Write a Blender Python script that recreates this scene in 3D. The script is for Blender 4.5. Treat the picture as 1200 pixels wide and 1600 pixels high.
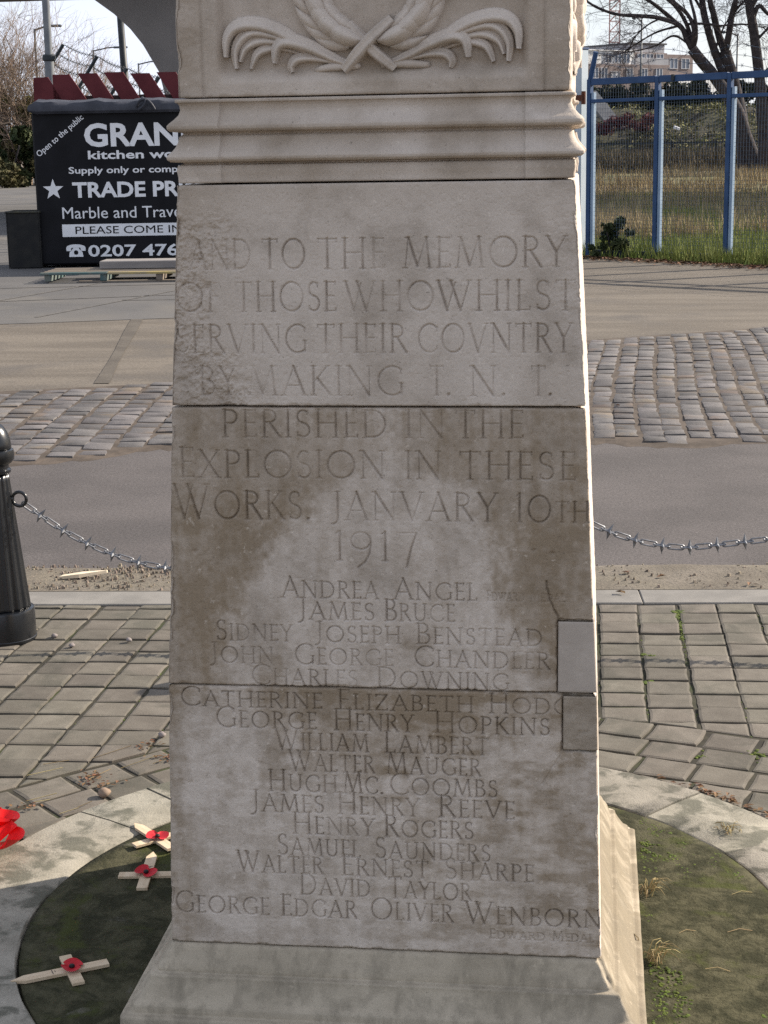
import bpy, math, random
import numpy as np
from mathutils import Matrix, Vector

for _o in list(bpy.data.objects):
    bpy.data.objects.remove(_o)
scn = bpy.context.scene
COL = scn.collection
R = math.radians
random.seed(7)
rng = np.random.default_rng(11)

# ---------------------------------------------------------------- camera
PITCH, YAW, ROLL = R(12.36), R(7.15), -0.017
fw = Vector((-math.sin(YAW) * math.cos(PITCH), math.cos(YAW) * math.cos(PITCH), -math.sin(PITCH)))
rt = Vector((math.cos(YAW), math.sin(YAW), 0))
up = rt.cross(fw)
rt2 = math.cos(ROLL) * rt + math.sin(ROLL) * up
up2 = -math.sin(ROLL) * rt + math.cos(ROLL) * up
cam = bpy.data.cameras.new('camera')
cam.sensor_fit = 'HORIZONTAL'
cam.sensor_width = 36.0
cam.lens = 36.0 * 2600 / 1200
cam.clip_start = 0.05
cam.clip_end = 3000
cam_ob = bpy.data.objects.new('camera', cam)
COL.objects.link(cam_ob)
cam_ob.matrix_world = Matrix(((rt2.x, up2.x, -fw.x, 0), (rt2.y, up2.y, -fw.y, 0), (rt2.z, up2.z, -fw.z, 1.75), (0, 0, 0, 1)))
scn.camera = cam_ob

# ---------------------------------------------------------------- light
SUN_EL, SUN_BEHIND = R(30), R(31)          # sun to the right, a little behind the memorial
sd = Vector((math.cos(SUN_BEHIND) * math.cos(SUN_EL), math.sin(SUN_BEHIND) * math.cos(SUN_EL), math.sin(SUN_EL)))
sun = bpy.data.lights.new('sun', 'SUN')
sun.energy = 4.6
sun.angle = R(0.55)
sun.color = (1.0, 0.90, 0.76)
sun_ob = bpy.data.objects.new('sun', sun)
COL.objects.link(sun_ob)
sun_ob.rotation_euler = sd.to_track_quat('Z', 'Y').to_euler()
world = bpy.data.worlds.new('World')
scn.world = world
world.use_nodes = True
wn, wl = world.node_tree.nodes, world.node_tree.links
bg = wn['Background']
sky = wn.new('ShaderNodeTexSky')
sky.sky_type = 'NISHITA'
sky.sun_disc = False
sky.sun_elevation = SUN_EL
sky.sun_rotation = math.atan2(sd.x, sd.y)
sky.altitude = 10
sky.air_density = 1.0
sky.dust_density = 1.2
sky.ozone_density = 0.6
# thin broken cloud over the clear sky, laid out on the sky directions
tcw = wn.new('ShaderNodeTexCoord')
mapw = wn.new('ShaderNodeMapping'); mapw.inputs['Scale'].default_value = (1.2, 1.2, 3.4)
nzw = wn.new('ShaderNodeTexNoise'); nzw.inputs['Scale'].default_value = 2.6; nzw.inputs['Detail'].default_value = 7; nzw.inputs['Roughness'].default_value = .55
rpw = wn.new('ShaderNodeValToRGB')
rpw.color_ramp.elements[0].position = .36; rpw.color_ramp.elements[0].color = (.30, .30, .30, 1)
rpw.color_ramp.elements[1].position = .64; rpw.color_ramp.elements[1].color = (1, 1, 1, 1)
mxw = wn.new('ShaderNodeMix'); mxw.data_type = 'RGBA'
wl.new(tcw.outputs['Generated'], mapw.inputs['Vector']); wl.new(mapw.outputs[0], nzw.inputs['Vector'])
wl.new(nzw.outputs['Fac'], rpw.inputs['Fac']); wl.new(rpw.outputs['Color'], mxw.inputs['Factor'])
wl.new(sky.outputs['Color'], mxw.inputs[6]); mxw.inputs[7].default_value = (6.3, 6.7, 7.7, 1)
wl.new(mxw.outputs[2], bg.inputs['Color'])
bg.inputs['Strength'].default_value = 0.075
scn.view_settings.view_transform = 'Standard'
scn.view_settings.look = 'None'
scn.view_settings.gamma = 1
scn.view_settings.exposure = 1.04
scn.cycles.max_bounces = 6
scn.cycles.use_denoising = False

# ---------------------------------------------------------------- helpers
def link(name, me, m=None, parent=None):
    o = bpy.data.objects.new(name, me)
    COL.objects.link(o)
    if m is not None:
        for mm in (m if isinstance(m, (list, tuple)) else [m]):
            me.materials.append(mm)
    if parent is not None:
        o.parent = parent
    return o

def tag(o, label=None, cat=None, group=None, kind=None):
    if label: o['label'] = label
    if cat: o['category'] = cat
    if group: o['group'] = group
    if kind: o['kind'] = kind
    return o

def empty(name, loc, label, cat, group=None, rz=0):
    o = bpy.data.objects.new(name, None)
    o.empty_display_size = .1
    COL.objects.link(o)
    o.location = loc
    o.rotation_euler = (0, 0, rz)
    return tag(o, label, cat, group)

def copy_tree(o, parent=None):
    c = o.copy(); COL.objects.link(c)
    c.parent = parent
    for ch in list(o.children):
        copy_tree(ch, c)
    return c

class MB:
    """collects pieces of one mesh"""
    def __init__(s): s.v = []; s.f = []; s.mi = []
    def add(s, vs, fs, mi=0):
        b = len(s.v); s.v.extend(vs)
        s.f.extend([tuple(i + b for i in f) for f in fs]); s.mi.extend([mi] * len(fs))
    def box(s, c, d, rot=None, mi=0, bev=0.0):
        hx, hy, hz = d[0] / 2, d[1] / 2, d[2] / 2
        b = min(bev, hx * .9, hy * .9, hz * .9)
        if b <= 0:
            vs = [Vector((x, y, z)) for z in (-hz, hz) for y in (-hy, hy) for x in (-hx, hx)]
            fs = [(0, 2, 3, 1), (4, 5, 7, 6), (0, 1, 5, 4), (2, 6, 7, 3), (0, 4, 6, 2), (1, 3, 7, 5)]
        else:
            vs = []; idx = {}
            for sx in (-1, 1):
                for sy in (-1, 1):
                    for sz in (-1, 1):
                        for ax in range(3):
                            p = [sx * (hx - b), sy * (hy - b), sz * (hz - b)]
                            p[ax] = (sx, sy, sz)[ax] * (hx, hy, hz)[ax]
                            idx[(sx, sy, sz, ax)] = len(vs); vs.append(Vector(p))
            fs = []
            I = idx
            for sg in (-1, 1):
                fx = [I[(sg, -1, -1, 0)], I[(sg, 1, -1, 0)], I[(sg, 1, 1, 0)], I[(sg, -1, 1, 0)]]
                fy = [I[(-1, sg, -1, 1)], I[(-1, sg, 1, 1)], I[(1, sg, 1, 1)], I[(1, sg, -1, 1)]]
                fz = [I[(-1, -1, sg, 2)], I[(1, -1, sg, 2)], I[(1, 1, sg, 2)], I[(-1, 1, sg, 2)]]
                for q in (fx, fy, fz): fs.append(tuple(q if sg > 0 else q[::-1]))
            for a in (-1, 1):
                for c2 in (-1, 1):
                    for q, fl in (((I[(a, c2, -1, 0)], I[(a, c2, -1, 1)], I[(a, c2, 1, 1)], I[(a, c2, 1, 0)]), a * c2 < 0),
                                  ((I[(a, -1, c2, 0)], I[(a, 1, c2, 0)], I[(a, 1, c2, 2)], I[(a, -1, c2, 2)]), a * c2 < 0),
                                  ((I[(-1, a, c2, 1)], I[(-1, a, c2, 2)], I[(1, a, c2, 2)], I[(1, a, c2, 1)]), a * c2 < 0)):
                        fs.append(q[::-1] if fl else q)
                    for d2 in (-1, 1):
                        t = (I[(a, c2, d2, 0)], I[(a, c2, d2, 1)], I[(a, c2, d2, 2)])
                        fs.append(t if a * c2 * d2 > 0 else t[::-1])
        M3 = rot if rot is not None else Matrix.Identity(3)
        c = Vector(c)
        s.add([tuple(M3 @ p + c) for p in vs], fs, mi)
    def tube(s, pts, rad, n=6, mi=0, cap=True, flat=None):
        P = [Vector(p) for p in pts]
        rads = rad if isinstance(rad, (list, tuple)) else [rad] * len(P)
        b = len(s.v); ref = None
        for i, p in enumerate(P):
            t = (P[min(i + 1, len(P) - 1)] - P[max(i - 1, 0)])
            if t.length < 1e-9: t = Vector((0, 0, 1))
            t.normalize()
            if ref is None:
                ref = t.orthogonal().normalized()
            ref = (ref - t * ref.dot(t))
            if ref.length < 1e-6: ref = t.orthogonal()
            ref.normalize()
            bi = t.cross(ref)
            for k in range(n):
                a = 2 * math.pi * k / n
                s.v.append(tuple(p + (ref * math.cos(a) + bi * math.sin(a)) * rads[i]))
        for i in range(len(P) - 1):
            for k in range(n):
                k2 = (k + 1) % n
                s.f.append((b + i * n + k, b + i * n + k2, b + (i + 1) * n + k2, b + (i + 1) * n + k)); s.mi.append(mi)
        if cap:
            s.f.append(tuple(b + k for k in range(n))[::-1]); s.mi.append(mi)
            e = b + (len(P) - 1) * n
            s.f.append(tuple(e + k for k in range(n))); s.mi.append(mi)
    def lathe(s, prof, c=(0, 0, 0), n=40, rfun=None, mi=0):
        b = len(s.v)
        for (r, z) in prof:
            for k in range(n):
                a = 2 * math.pi * k / n
                rr = rfun(r, z, a) if rfun else r
                s.v.append((c[0] + rr * math.cos(a), c[1] + rr * math.sin(a), c[2] + z))
        for i in range(len(prof) - 1):
            for k in range(n):
                k2 = (k + 1) % n
                s.f.append((b + i * n + k, b + i * n + k2, b + (i + 1) * n + k2, b + (i + 1) * n + k)); s.mi.append(mi)
        s.f.append(tuple(b + k for k in range(n))[::-1]); s.mi.append(mi)
        e = b + (len(prof) - 1) * n
        s.f.append(tuple(e + k for k in range(n))); s.mi.append(mi)
    def prism(s, poly, y0, y1, mi=0):
        """polygon given in (x, z), extruded from y0 to y1"""
        n = len(poly)
        vs = [(p[0], y0, p[1]) for p in poly] + [(p[0], y1, p[1]) for p in poly]
        fs = [tuple(range(n)), tuple(range(2 * n - 1, n - 1, -1))] + [(i + n, (i + 1) % n + n, (i + 1) % n, i) for i in range(n)]
        s.add(vs, fs, mi)
    def slab(s, poly, z0, z1, mi=0):
        n = len(poly)
        vs = [(p[0], p[1], z0) for p in poly] + [(p[0], p[1], z1) for p in poly]
        fs = [tuple(range(n))[::-1], tuple(range(n, 2 * n))] + [(i, (i + 1) % n, (i + 1) % n + n, i + n) for i in range(n)]
        s.add(vs, fs, mi)
    def build(s, name, m, parent=None, smooth=False, loc=None):
        me = bpy.data.meshes.new(name)
        me.from_pydata([tuple(v) for v in s.v], [], s.f)
        if len(set(s.mi)) > 1 or (s.mi and s.mi[0]):
            me.polygons.foreach_set('material_index', s.mi)
        if smooth:
            me.polygons.foreach_set('use_smooth', [True] * len(me.polygons))
            if smooth == 'auto':
                me.set_sharp_from_angle(angle=R(40))
        me.update()
        o = link(name, me, m, parent)
        if loc is not None: o.location = loc
        return o

def grid_mesh(name, V, F, m, parent=None, attrs=None, smooth=True):
    """V (n,3) array, F (k,4) int array"""
    me = bpy.data.meshes.new(name)
    me.vertices.add(len(V)); me.vertices.foreach_set('co', np.ascontiguousarray(V, dtype=np.float32).ravel())
    k = len(F)
    me.loops.add(k * 4); me.loops.foreach_set('vertex_index', np.ascontiguousarray(F, dtype=np.int32).ravel())
    me.polygons.add(k)
    me.polygons.foreach_set('loop_start', np.arange(0, 4 * k, 4, dtype=np.int32))
    me.polygons.foreach_set('use_smooth', np.ones(k, dtype=bool) if smooth else np.zeros(k, dtype=bool))
    me.update(calc_edges=True); me.validate()
    for an, av in (attrs or {}).items():
        a = me.attributes.new(an, 'FLOAT', 'POINT')
        a.data.foreach_set('value', np.ascontiguousarray(av, dtype=np.float32).ravel())
    return link(name, me, m, parent)

_LAT = rng.random((256, 256)).astype(np.float32)
def vnoise(x, y):
    xi = np.floor(x).astype(int); yi = np.floor(y).astype(int)
    fx = x - xi; fy = y - yi
    fx = fx * fx * fx * (fx * (fx * 6 - 15) + 10); fy = fy * fy * fy * (fy * (fy * 6 - 15) + 10)
    a = _LAT[xi & 255, yi & 255]; b = _LAT[(xi + 1) & 255, yi & 255]
    c = _LAT[xi & 255, (yi + 1) & 255]; d = _LAT[(xi + 1) & 255, (yi + 1) & 255]
    return (a * (1 - fx) + b * fx) * (1 - fy) + (c * (1 - fx) + d * fx) * fy
def fbm(x, y, size, oct=4, seed=0):
    """about -1..1"""
    s = 0; a = 1.; t = 0
    for i in range(oct):
        k = 2 ** i / size
        s = s + a * (vnoise(x * k + 17.3 * seed + i * 31.7, y * k + 9.1 * seed + i * 11.9) * 2 - 1)
        t += a; a *= .55
    return s / t * 1.6
def sstep(a, b, x):
    t = np.clip((x - a) / (b - a), 0, 1)
    return t * t * (3 - 2 * t)

# ---------------------------------------------------------------- materials
def nd(nt, typ, **kw):
    n = nt.nodes.new(typ)
    for k, v in kw.items(): setattr(n, k, v)
    return n
def mix(nt, fac, a, b, blend='MIX'):
    m = nd(nt, 'ShaderNodeMix', data_type='RGBA', blend_type=blend)
    for sock, v in ((m.inputs[0], fac), (m.inputs[6], a), (m.inputs[7], b)):
        if isinstance(v, (int, float)): sock.default_value = v
        elif isinstance(v, (tuple, list)): sock.default_value = tuple(v)[:3] + (1,)
        else: nt.links.new(v, sock)
    return m.outputs[2]
def noise(nt, vec, scale, detail=4, rough=.55, dist=0, stretch=None):
    if stretch is not None:
        mp = nd(nt, 'ShaderNodeMapping'); mp.inputs['Scale'].default_value = stretch
        nt.links.new(vec, mp.inputs['Vector']); vec = mp.outputs[0]
    n = nd(nt, 'ShaderNodeTexNoise')
    n.inputs['Scale'].default_value = scale; n.inputs['Detail'].default_value = detail
    n.inputs['Roughness'].default_value = rough; n.inputs['Distortion'].default_value = dist
    nt.links.new(vec, n.inputs['Vector'])
    return n.outputs['Fac']
def ramp(nt, fac, lo, hi):
    r = nd(nt, 'ShaderNodeMapRange'); r.interpolation_type = 'SMOOTHSTEP'
    r.inputs['From Min'].default_value = lo; r.inputs['From Max'].default_value = hi
    nt.links.new(fac, r.inputs['Value'])
    return r.outputs[0]
def new_mat(name):
    m = bpy.data.materials.new(name); m.use_nodes = True
    nt = m.node_tree
    tc = nd(nt, 'ShaderNodeTexCoord')
    return m, nt, nt.nodes['Principled BSDF'], tc.outputs['Object']
def bump(nt, bs, h, strength, dist):
    b = nd(nt, 'ShaderNodeBump')
    b.inputs['Strength'].default_value = strength; b.inputs['Distance'].default_value = dist
    nt.links.new(h, b.inputs['Height'])
    if bs.inputs['Normal'].is_linked:
        nt.links.new(bs.inputs['Normal'].links[0].from_socket, b.inputs['Normal'])
    nt.links.new(b.outputs[0], bs.inputs['Normal'])
def pm(name, c1, c2=None, scale=3., rough=.85, detail=5, lo=.35, hi=.65, speck=None, speck_scale=200., island=None, bmp=None, metal=0., spec=.3, c3=None, c3_scale=.6, c3_lo=.5, c3_hi=.65, stretch=None, translucent=0):
    m, nt, bs, vec = new_mat(name)
    col = c1
    if c2 is not None:
        col = mix(nt, ramp(nt, noise(nt, vec, scale, detail, stretch=stretch), lo, hi), c1, c2)
    if c3 is not None:
        col = mix(nt, ramp(nt, noise(nt, vec, c3_scale, 6, .6, .4), c3_lo, c3_hi), col, c3)
    if speck is not None:
        g = noise(nt, vec, speck_scale, 3, .7)
        r = nd(nt, 'ShaderNodeMapRange'); r.inputs['From Min'].default_value = .25; r.inputs['From Max'].default_value = .75
        r.inputs['To Min'].default_value = 1 - speck; r.inputs['To Max'].default_value = 1 + speck
        nt.links.new(g, r.inputs['Value'])
        hsv = nd(nt, 'ShaderNodeHueSaturation')
        if isinstance(col, tuple): hsv.inputs['Color'].default_value = tuple(col)[:3] + (1,)
        else: nt.links.new(col, hsv.inputs['Color'])
        nt.links.new(r.outputs[0], hsv.inputs['Value']); col = hsv.outputs[0]
    if island is not None:
        ge = nd(nt, 'ShaderNodeNewGeometry')
        r = nd(nt, 'ShaderNodeMapRange')
        r.inputs['To Min'].default_value = 1 - island; r.inputs['To Max'].default_value = 1 + island
        nt.links.new(ge.outputs['Random Per Island'], r.inputs['Value'])
        ma = nd(nt, 'ShaderNodeMath', operation='MULTIPLY'); ma.inputs[1].default_value = 7.31
        nt.links.new(ge.outputs['Random Per Island'], ma.inputs[0])
        fr = nd(nt, 'ShaderNodeMath', operation='FRACT'); nt.links.new(ma.outputs[0], fr.inputs[0])
        hr = nd(nt, 'ShaderNodeMapRange'); hr.inputs['To Min'].default_value = .5 - .010 * island / .2; hr.inputs['To Max'].default_value = .5 + .010 * island / .2
        nt.links.new(fr.outputs[0], hr.inputs['Value'])
        hsv = nd(nt, 'ShaderNodeHueSaturation')
        if isinstance(col, tuple): hsv.inputs['Color'].default_value = tuple(col)[:3] + (1,)
        else: nt.links.new(col, hsv.inputs['Color'])
        nt.links.new(r.outputs[0], hsv.inputs['Value']); nt.links.new(hr.outputs[0], hsv.inputs['Hue'])
        col = hsv.outputs[0]
    if isinstance(col, tuple): bs.inputs['Base Color'].default_value = tuple(col)[:3] + (1,)
    else: nt.links.new(col, bs.inputs['Base Color'])
    bs.inputs['Roughness'].default_value = rough
    bs.inputs['Metallic'].default_value = metal
    bs.inputs['Specular IOR Level'].default_value = spec
    for (bsc, st, di) in ([bmp] if isinstance(bmp, tuple) else (bmp or [])):
        bump(nt, bs, noise(nt, vec, bsc, 5, .6), st, di)
    return m

def stone_mat(name, light, brown, dark, streak=False, amount=1.0):
    """weathered limestone; 'stain' attribute carries the shape of the brown weather stains"""
    m, nt, bs, vec = new_mat(name)
    at = nd(nt, 'ShaderNodeAttribute', attribute_name='stain')
    col = mix(nt, at.outputs['Fac'], light, brown)
    blot = ramp(nt, noise(nt, vec, 9, 6, .62, .3), .45, .75)
    f = nd(nt, 'ShaderNodeMath', operation='MULTIPLY'); f.inputs[1].default_value = .45 * amount
    nt.links.new(blot, f.inputs[0])
    col = mix(nt, f.outputs[0], col, tuple(.55 * a + .45 * b for a, b in zip(brown, dark)))
    if streak:
        st = ramp(nt, noise(nt, vec, 26, 5, .6, .1, stretch=(1, 1, .10)), .46, .66)
        f = nd(nt, 'ShaderNodeMath', operation='MULTIPLY'); f.inputs[1].default_value = .42
        nt.links.new(st, f.inputs[0])
        col = mix(nt, f.outputs[0], col, dark)
        lg = ramp(nt, noise(nt, vec, 14, 6, .65, .4), .50, .62)
        f = nd(nt, 'ShaderNodeMath', operation='MULTIPLY'); f.inputs[1].default_value = .3
        nt.links.new(lg, f.inputs[0])
        col = mix(nt, f.outputs[0], col, dark)
    pale = ramp(nt, noise(nt, vec, 55, 4, .7), .62, .72)
    f = nd(nt, 'ShaderNodeMath', operation='MULTIPLY'); f.inputs[1].default_value = .35
    nt.links.new(pale, f.inputs[0])
    col = mix(nt, f.outputs[0], col, tuple(min(.75, c * 1.35) for c in light))
    pits = ramp(nt, noise(nt, vec, 160, 3, .6), .66, .74)
    f = nd(nt, 'ShaderNodeMath', operation='MULTIPLY'); f.inputs[1].default_value = .55
    nt.links.new(pits, f.inputs[0])
    col = mix(nt, f.outputs[0], col, dark)
    gr = noise(nt, vec, 420, 3, .8)
    r = nd(nt, 'ShaderNodeMapRange'); r.inputs['From Min'].default_value = .25; r.inputs['From Max'].default_value = .75
    r.inputs['To Min'].default_value = .84; r.inputs['To Max'].default_value = 1.16
    nt.links.new(gr, r.inputs['Value'])
    hsv = nd(nt, 'ShaderNodeHueSaturation'); nt.links.new(col, hsv.inputs['Color']); nt.links.new(r.outputs[0], hsv.inputs['Value'])
    nt.links.new(hsv.outputs[0], bs.inputs['Base Color'])
    bs.inputs['Roughness'].default_value = .92; bs.inputs['Specular IOR Level'].default_value = .18
    bump(nt, bs, noise(nt, vec, 60, 6, .65), .35, .004)
    bump(nt, bs, noise(nt, vec, 330, 4, .7), .45, .0015)
    return m

STONE_L, STONE_B, STONE_D = (.565, .495, .432), (.262, .203, .143), (.125, .105, .085)
m_stone = stone_mat('portland_stone', STONE_L, STONE_B, STONE_D)
m_plinth = stone_mat('plinth_stone', (.42, .362, .280), (.205, .172, .125), (.16, .138, .105), streak=True)
m_patch = pm('patch_stone_smooth', (.43, .375, .325), (.37, .32, .275), 12, .9, speck=.12, speck_scale=500, bmp=(400, .3, .001))
m_mortar = pm('dark_mortar', (.055, .047, .04), (.12, .10, .085), 40, .95, bmp=(200, .5, .002))

# ================================================================ ground and paving
def poly_sheet(name, pts, z, m, kind='structure', label=None):
    mb = MB(); mb.add([(p[0], p[1], z) for p in pts], [tuple(range(len(pts)))])
    o = mb.build(name, m)
    tag(o, label, None, None, kind)
    return o

m_earth = pm('bare_earth', (.16, .13, .10), (.22, .185, .15), .5, .95, speck=.25, speck_scale=30)
m_tarmac = pm('road_tarmac', (.070, .062, .060), (.094, .083, .080), 1.1, .9, speck=.45, speck_scale=75, c3=(.062, .055, .053), c3_scale=.5, c3_lo=.5, c3_hi=.7, bmp=[(220, .6, .004), (2.2, .25, .02)])
m_tan = pm('worn_concrete', (.100, .084, .067), (.140, .119, .096), 1.4, .92, speck=.38, speck_scale=45, stretch=(.3, 1.4, 1), c3=(.092, .080, .069), c3_scale=.9, c3_lo=.48, c3_hi=.7, bmp=(120, .4, .004))
m_yard_shade = pm('shaded_yard_concrete', (.078, .075, .074), (.102, .097, .094), .5, .9, speck=.15, speck_scale=60, c3=(.115, .106, .096), c3_scale=.35, bmp=(100, .3, .004))  # the viaduct's shade put into a greyer concrete colour
m_sand = pm('joint_dirt', (.022, .019, .014), (.040, .036, .024), 20, .95, c3=(.035, .042, .014), c3_scale=3)
m_paver = pm('tumbled_pavers', (.108, .095, .077), (.136, .121, .099), 9, .9, speck=.22, speck_scale=260, island=.20, c3=(.088, .080, .064), c3_scale=4.5, bmp=[(300, .5, .002), (30, .3, .004)])
m_sett = pm('granite_setts', (.078, .071, .069), (.114, .104, .101), 5, .8, speck=.3, speck_scale=120, island=.36, c3=(.115, .088, .068), c3_scale=2.2, c3_lo=.52, c3_hi=.66, spec=.4, bmp=[(120, .5, .003), (22, .5, .008)])
m_settjoint = pm('sett_joint_grit', (.055, .042, .032), (.09, .07, .055), 6, .95, speck=.3, speck_scale=100)
m_kerb = pm('granite_kerb', (.165, .155, .142), (.205, .192, .175), 8, .85, speck=.3, speck_scale=260, bmp=(250, .4, .002))
m_gutter = pm('gutter_dirt', (.12, .102, .08), (.16, .138, .112), 2.5, .95, speck=.28, speck_scale=90, c3=(.15, .13, .10), c3_scale=3, c3_lo=.48, c3_hi=.62, bmp=[(90, .7, .006), (12, .5, .02)])

poly_sheet('ground', [(-900, -60), (900, -60), (900, 1500), (-900, 1500)], -.08, m_earth)
poly_sheet('road', [(-60, 6.0), (60, 6.0), (60, 30), (-60, 30)], -.012, m_tarmac)
# gutter between kerb and road, slightly uneven
def strip_grid(name, x0, x1, ya, yb, nx, ny, zf, m):
    xs = np.linspace(x0, x1, nx + 1); ts = np.linspace(0, 1, ny + 1)
    X, T_ = np.meshgrid(xs, ts)
    Y = ya(X) * (1 - T_) + yb(X) * T_
    Z = zf(X, Y, T_)
    V = np.stack([X, Y, Z], -1).reshape(-1, 3)
    i = np.arange((nx + 1) * (ny + 1)).reshape(ny + 1, nx + 1)
    F = np.stack([i[:-1, :-1], i[:-1, 1:], i[1:, 1:], i[1:, :-1]], -1).reshape(-1, 4)
    return tag(grid_mesh(name, V, F, m), None, None, None, 'structure')
kerbY = lambda X: 6.30 + .072 * X
strip_grid('gutter', -9, 9, lambda X: kerbY(X) + .20, lambda X: kerbY(X) + .625 + .03 * fbm(X, X * 0, .5, 3, 5), 400, 14,
           lambda X, Y, T_: .004 + .010 * fbm(X, Y, .25, 4, 3) * np.sin(np.pi * T_) + .006 * sstep(0, .3, T_) - .014 * sstep(.85, 1, T_), m_gutter)
# far yard surfaces
poly_sheet('concrete_yard', [(-40, 11.2), (-4.4, 11.7), (-3.2, 12.2), (0.1, 15.0), (1.8, 15.9), (12, 18.6), (12, 17.0), (3.2, 24.2), (-.5, 27.6), (-2.8, 29.6), (-60, 29.6)][0:5] + [(14, 19.5), (3.0, 24.5), (-.6, 27.6), (-3, 29.5), (-60, 29.5)], -.004, m_tan)
poly_sheet('shaded_yard_pavement', [(-60, 12.8), (-6.15, 16.9), (-4.5, 17.45), (-1.0, 18.6), (-2.0, 29.6), (-4, 40), (-30, 200), (-110, 200)], .0, m_yard_shade)  # yard ground whose greyer tone stands in for shade from the viaduct
mb = MB()
for (xa, ya, xb, yb, w) in [(-8.5, 19.0, -4.4, 20.6, .03), (-9, 21.2, -4.6, 22.2, .03), (-7.6, 17.4, -6.6, 22.5, .03), (-6.0, 17.6, -5.0, 22.3, .03), (-5.6, 19.6, -3.9, 19.75, .025)]:
    d = Vector((xb - xa, yb - ya, 0)).normalized(); n = Vector((-d.y, d.x, 0)) * w
    mb.add([(xa - n.x, ya - n.y, .004), (xb - n.x, yb - n.y, .004), (xb + n.x, yb + n.y, .004), (xa + n.x, ya + n.y, .004)], [(0, 1, 2, 3)])
tag(mb.build('pavement_joint_lines', pm('slab_joint', (.08, .075, .07), (.12, .11, .1), 8)), None, None, None, 'structure')
# dark worn drain line in the tan concrete
mb = MB(); L_ = []; R_ = []
for i in range(61):
    t = i / 60
    x = -4.80 + 1.05 * t; y = 17.35 - 4.9 * t
    w = .055 + .008 * math.sin(i * .12) + .03 * max(0, .3 - t) + random.uniform(-.0015, .0015)
    L_.append((x - w, y, .001)); R_.append((x + w, y, .001))
mb.add(L_ + R_, [(i, i + 1, 61 + i + 1, 61 + i) for i in range(60)])
tag(mb.build('road_drain_marking', pm('drain_grit', (.072, .061, .050), (.10, .086, .07), 3, .95, speck=.3, speck_scale=60)), None, None, None, 'structure')

# ---- cobbled strip
def clip(poly, px, py, nx, ny):
    """keep the side where (p-(px,py)).n >= 0"""
    out = []
    for i in range(len(poly)):
        a, b = poly[i], poly[(i + 1) % len(poly)]
        da = (a[0] - px) * nx + (a[1] - py) * ny; db = (b[0] - px) * nx + (b[1] - py) * ny
        if da >= 0: out.append(a)
        if (da >= 0) != (db >= 0):
            t = da / (da - db); out.append((a[0] + (b[0] - a[0]) * t, a[1] + (b[1] - a[1]) * t))
    return out
def area(p):
    return .5 * sum(p[i][0] * p[(i + 1) % len(p)][1] - p[(i + 1) % len(p)][0] * p[i][1] for i in range(len(p)))
def shrink(p, d, ctr):
    out = []
    for q in p:
        v = Vector((q[0] - ctr[0], q[1] - ctr[1])); l = v.length
        out.append((ctr[0] + v.x * max(.1, (l - d * 1.3) / l), ctr[1] + v.y * max(.1, (l - d * 1.3) / l)) if l > 1e-6 else q)
    return out
def stone(mb, poly, zb, zs, zt, sh, ti, dome=0., tilt=(0, 0)):
    n = len(poly)
    if n < 3 or abs(area(poly)) < 4e-4: return
    if area(poly) < 0: poly = poly[::-1]
    c = (sum(p[0] for p in poly) / n, sum(p[1] for p in poly) / n)
    r1 = shrink(poly, sh, c); r2 = shrink(poly, ti, c)
    tz = lambda p: tilt[0] * (p[0] - c[0]) + tilt[1] * (p[1] - c[1])
    vs = [(p[0], p[1], zb) for p in poly] + [(p[0], p[1], zs + tz(p)) for p in r1] + [(p[0], p[1], zt + tz(p)) for p in r2] + [(c[0], c[1], zt + dome)]
    fs = []
    for i in range(n):
        j = (i + 1) % n
        fs += [(i, j, n + j, n + i), (n + i, n + j, 2 * n + j, 2 * n + i), (2 * n + i, 2 * n + j, 3 * n)]
    mb.add(vs, fs)
def rough_poly(pts, j, sub=1):
    out = []
    for i in range(len(pts)):
        a, b = pts[i], pts[(i + 1) % len(pts)]
        out.append((a[0] + random.uniform(-j, j), a[1] + random.uniform(-j, j)))
        for k in range(1, sub + 1):
            t = k / (sub + 1)
            out.append((a[0] + (b[0] - a[0]) * t + random.uniform(-j, j) * .8, a[1] + (b[1] - a[1]) * t + random.uniform(-j, j) * .8))
    return out
def near_y(x): return np.interp(x, [-8, -4, -3.2, -2.93, -2.56, -1, .08, .5, 1.1, 3, 8], [8.9, 9.1, 9.36, 9.53, 9.88, 10.1, 10.15, 10.03, 10.2, 10.5, 10.9])
def far_y(x): return np.interp(x, [-8, -4.4, -3.2, -1.5, .05, .77, 1.7, 4, 8], [11.2, 11.98, 12.45, 13.9, 15.3, 15.74, 16.28, 17.2, 18.5])
mb = MB()
def cobble_patch(x0, x1, skew, wx, wy, jit):
    """columns that run away from the viewer, leaning by skew"""
    nx = int((x1 - x0) / wx) + 30
    for i in range(-25, nx):
        y = 8.7 + random.uniform(-.2, 0); col_w = wx * random.uniform(.93, 1.07)
        wob = random.uniform(0, 6.28)
        while y < 17.5:
            h = wy * random.choice([.8, .9, 1.0, 1.0, 1.1, 1.25])
            wv = lambda yy: .030 * math.sin(yy * .9 + wob * .12) + skew * (yy - 9.5)
            xa = x0 + i * wx
            ca = xa + wx / 2 + wv(y + h / 2); cy_ = y + h / 2
            if x0 <= ca < x1 and near_y(ca) - .07 < cy_ < far_y(ca) - .02:
                g = .005 + random.uniform(0, .005)
                p = [(xa + g + wv(y), y + g), (xa + wx - g + wv(y), y + g), (xa + wx - g + wv(y + h), y + h - g), (xa + g + wv(y + h), y + h - g)]
                dz = random.uniform(-.004, .0055)
                stone(mb, rough_poly(p, jit, 1), -.04, -.0015 + dz, .0045 + dz, .004, .019, .0020, (random.uniform(-.04, .04), random.uniform(-.05, .02)))
            y += h
cobble_patch(-7.6, -1.2, -.10, .19, .19, .007)
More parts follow.
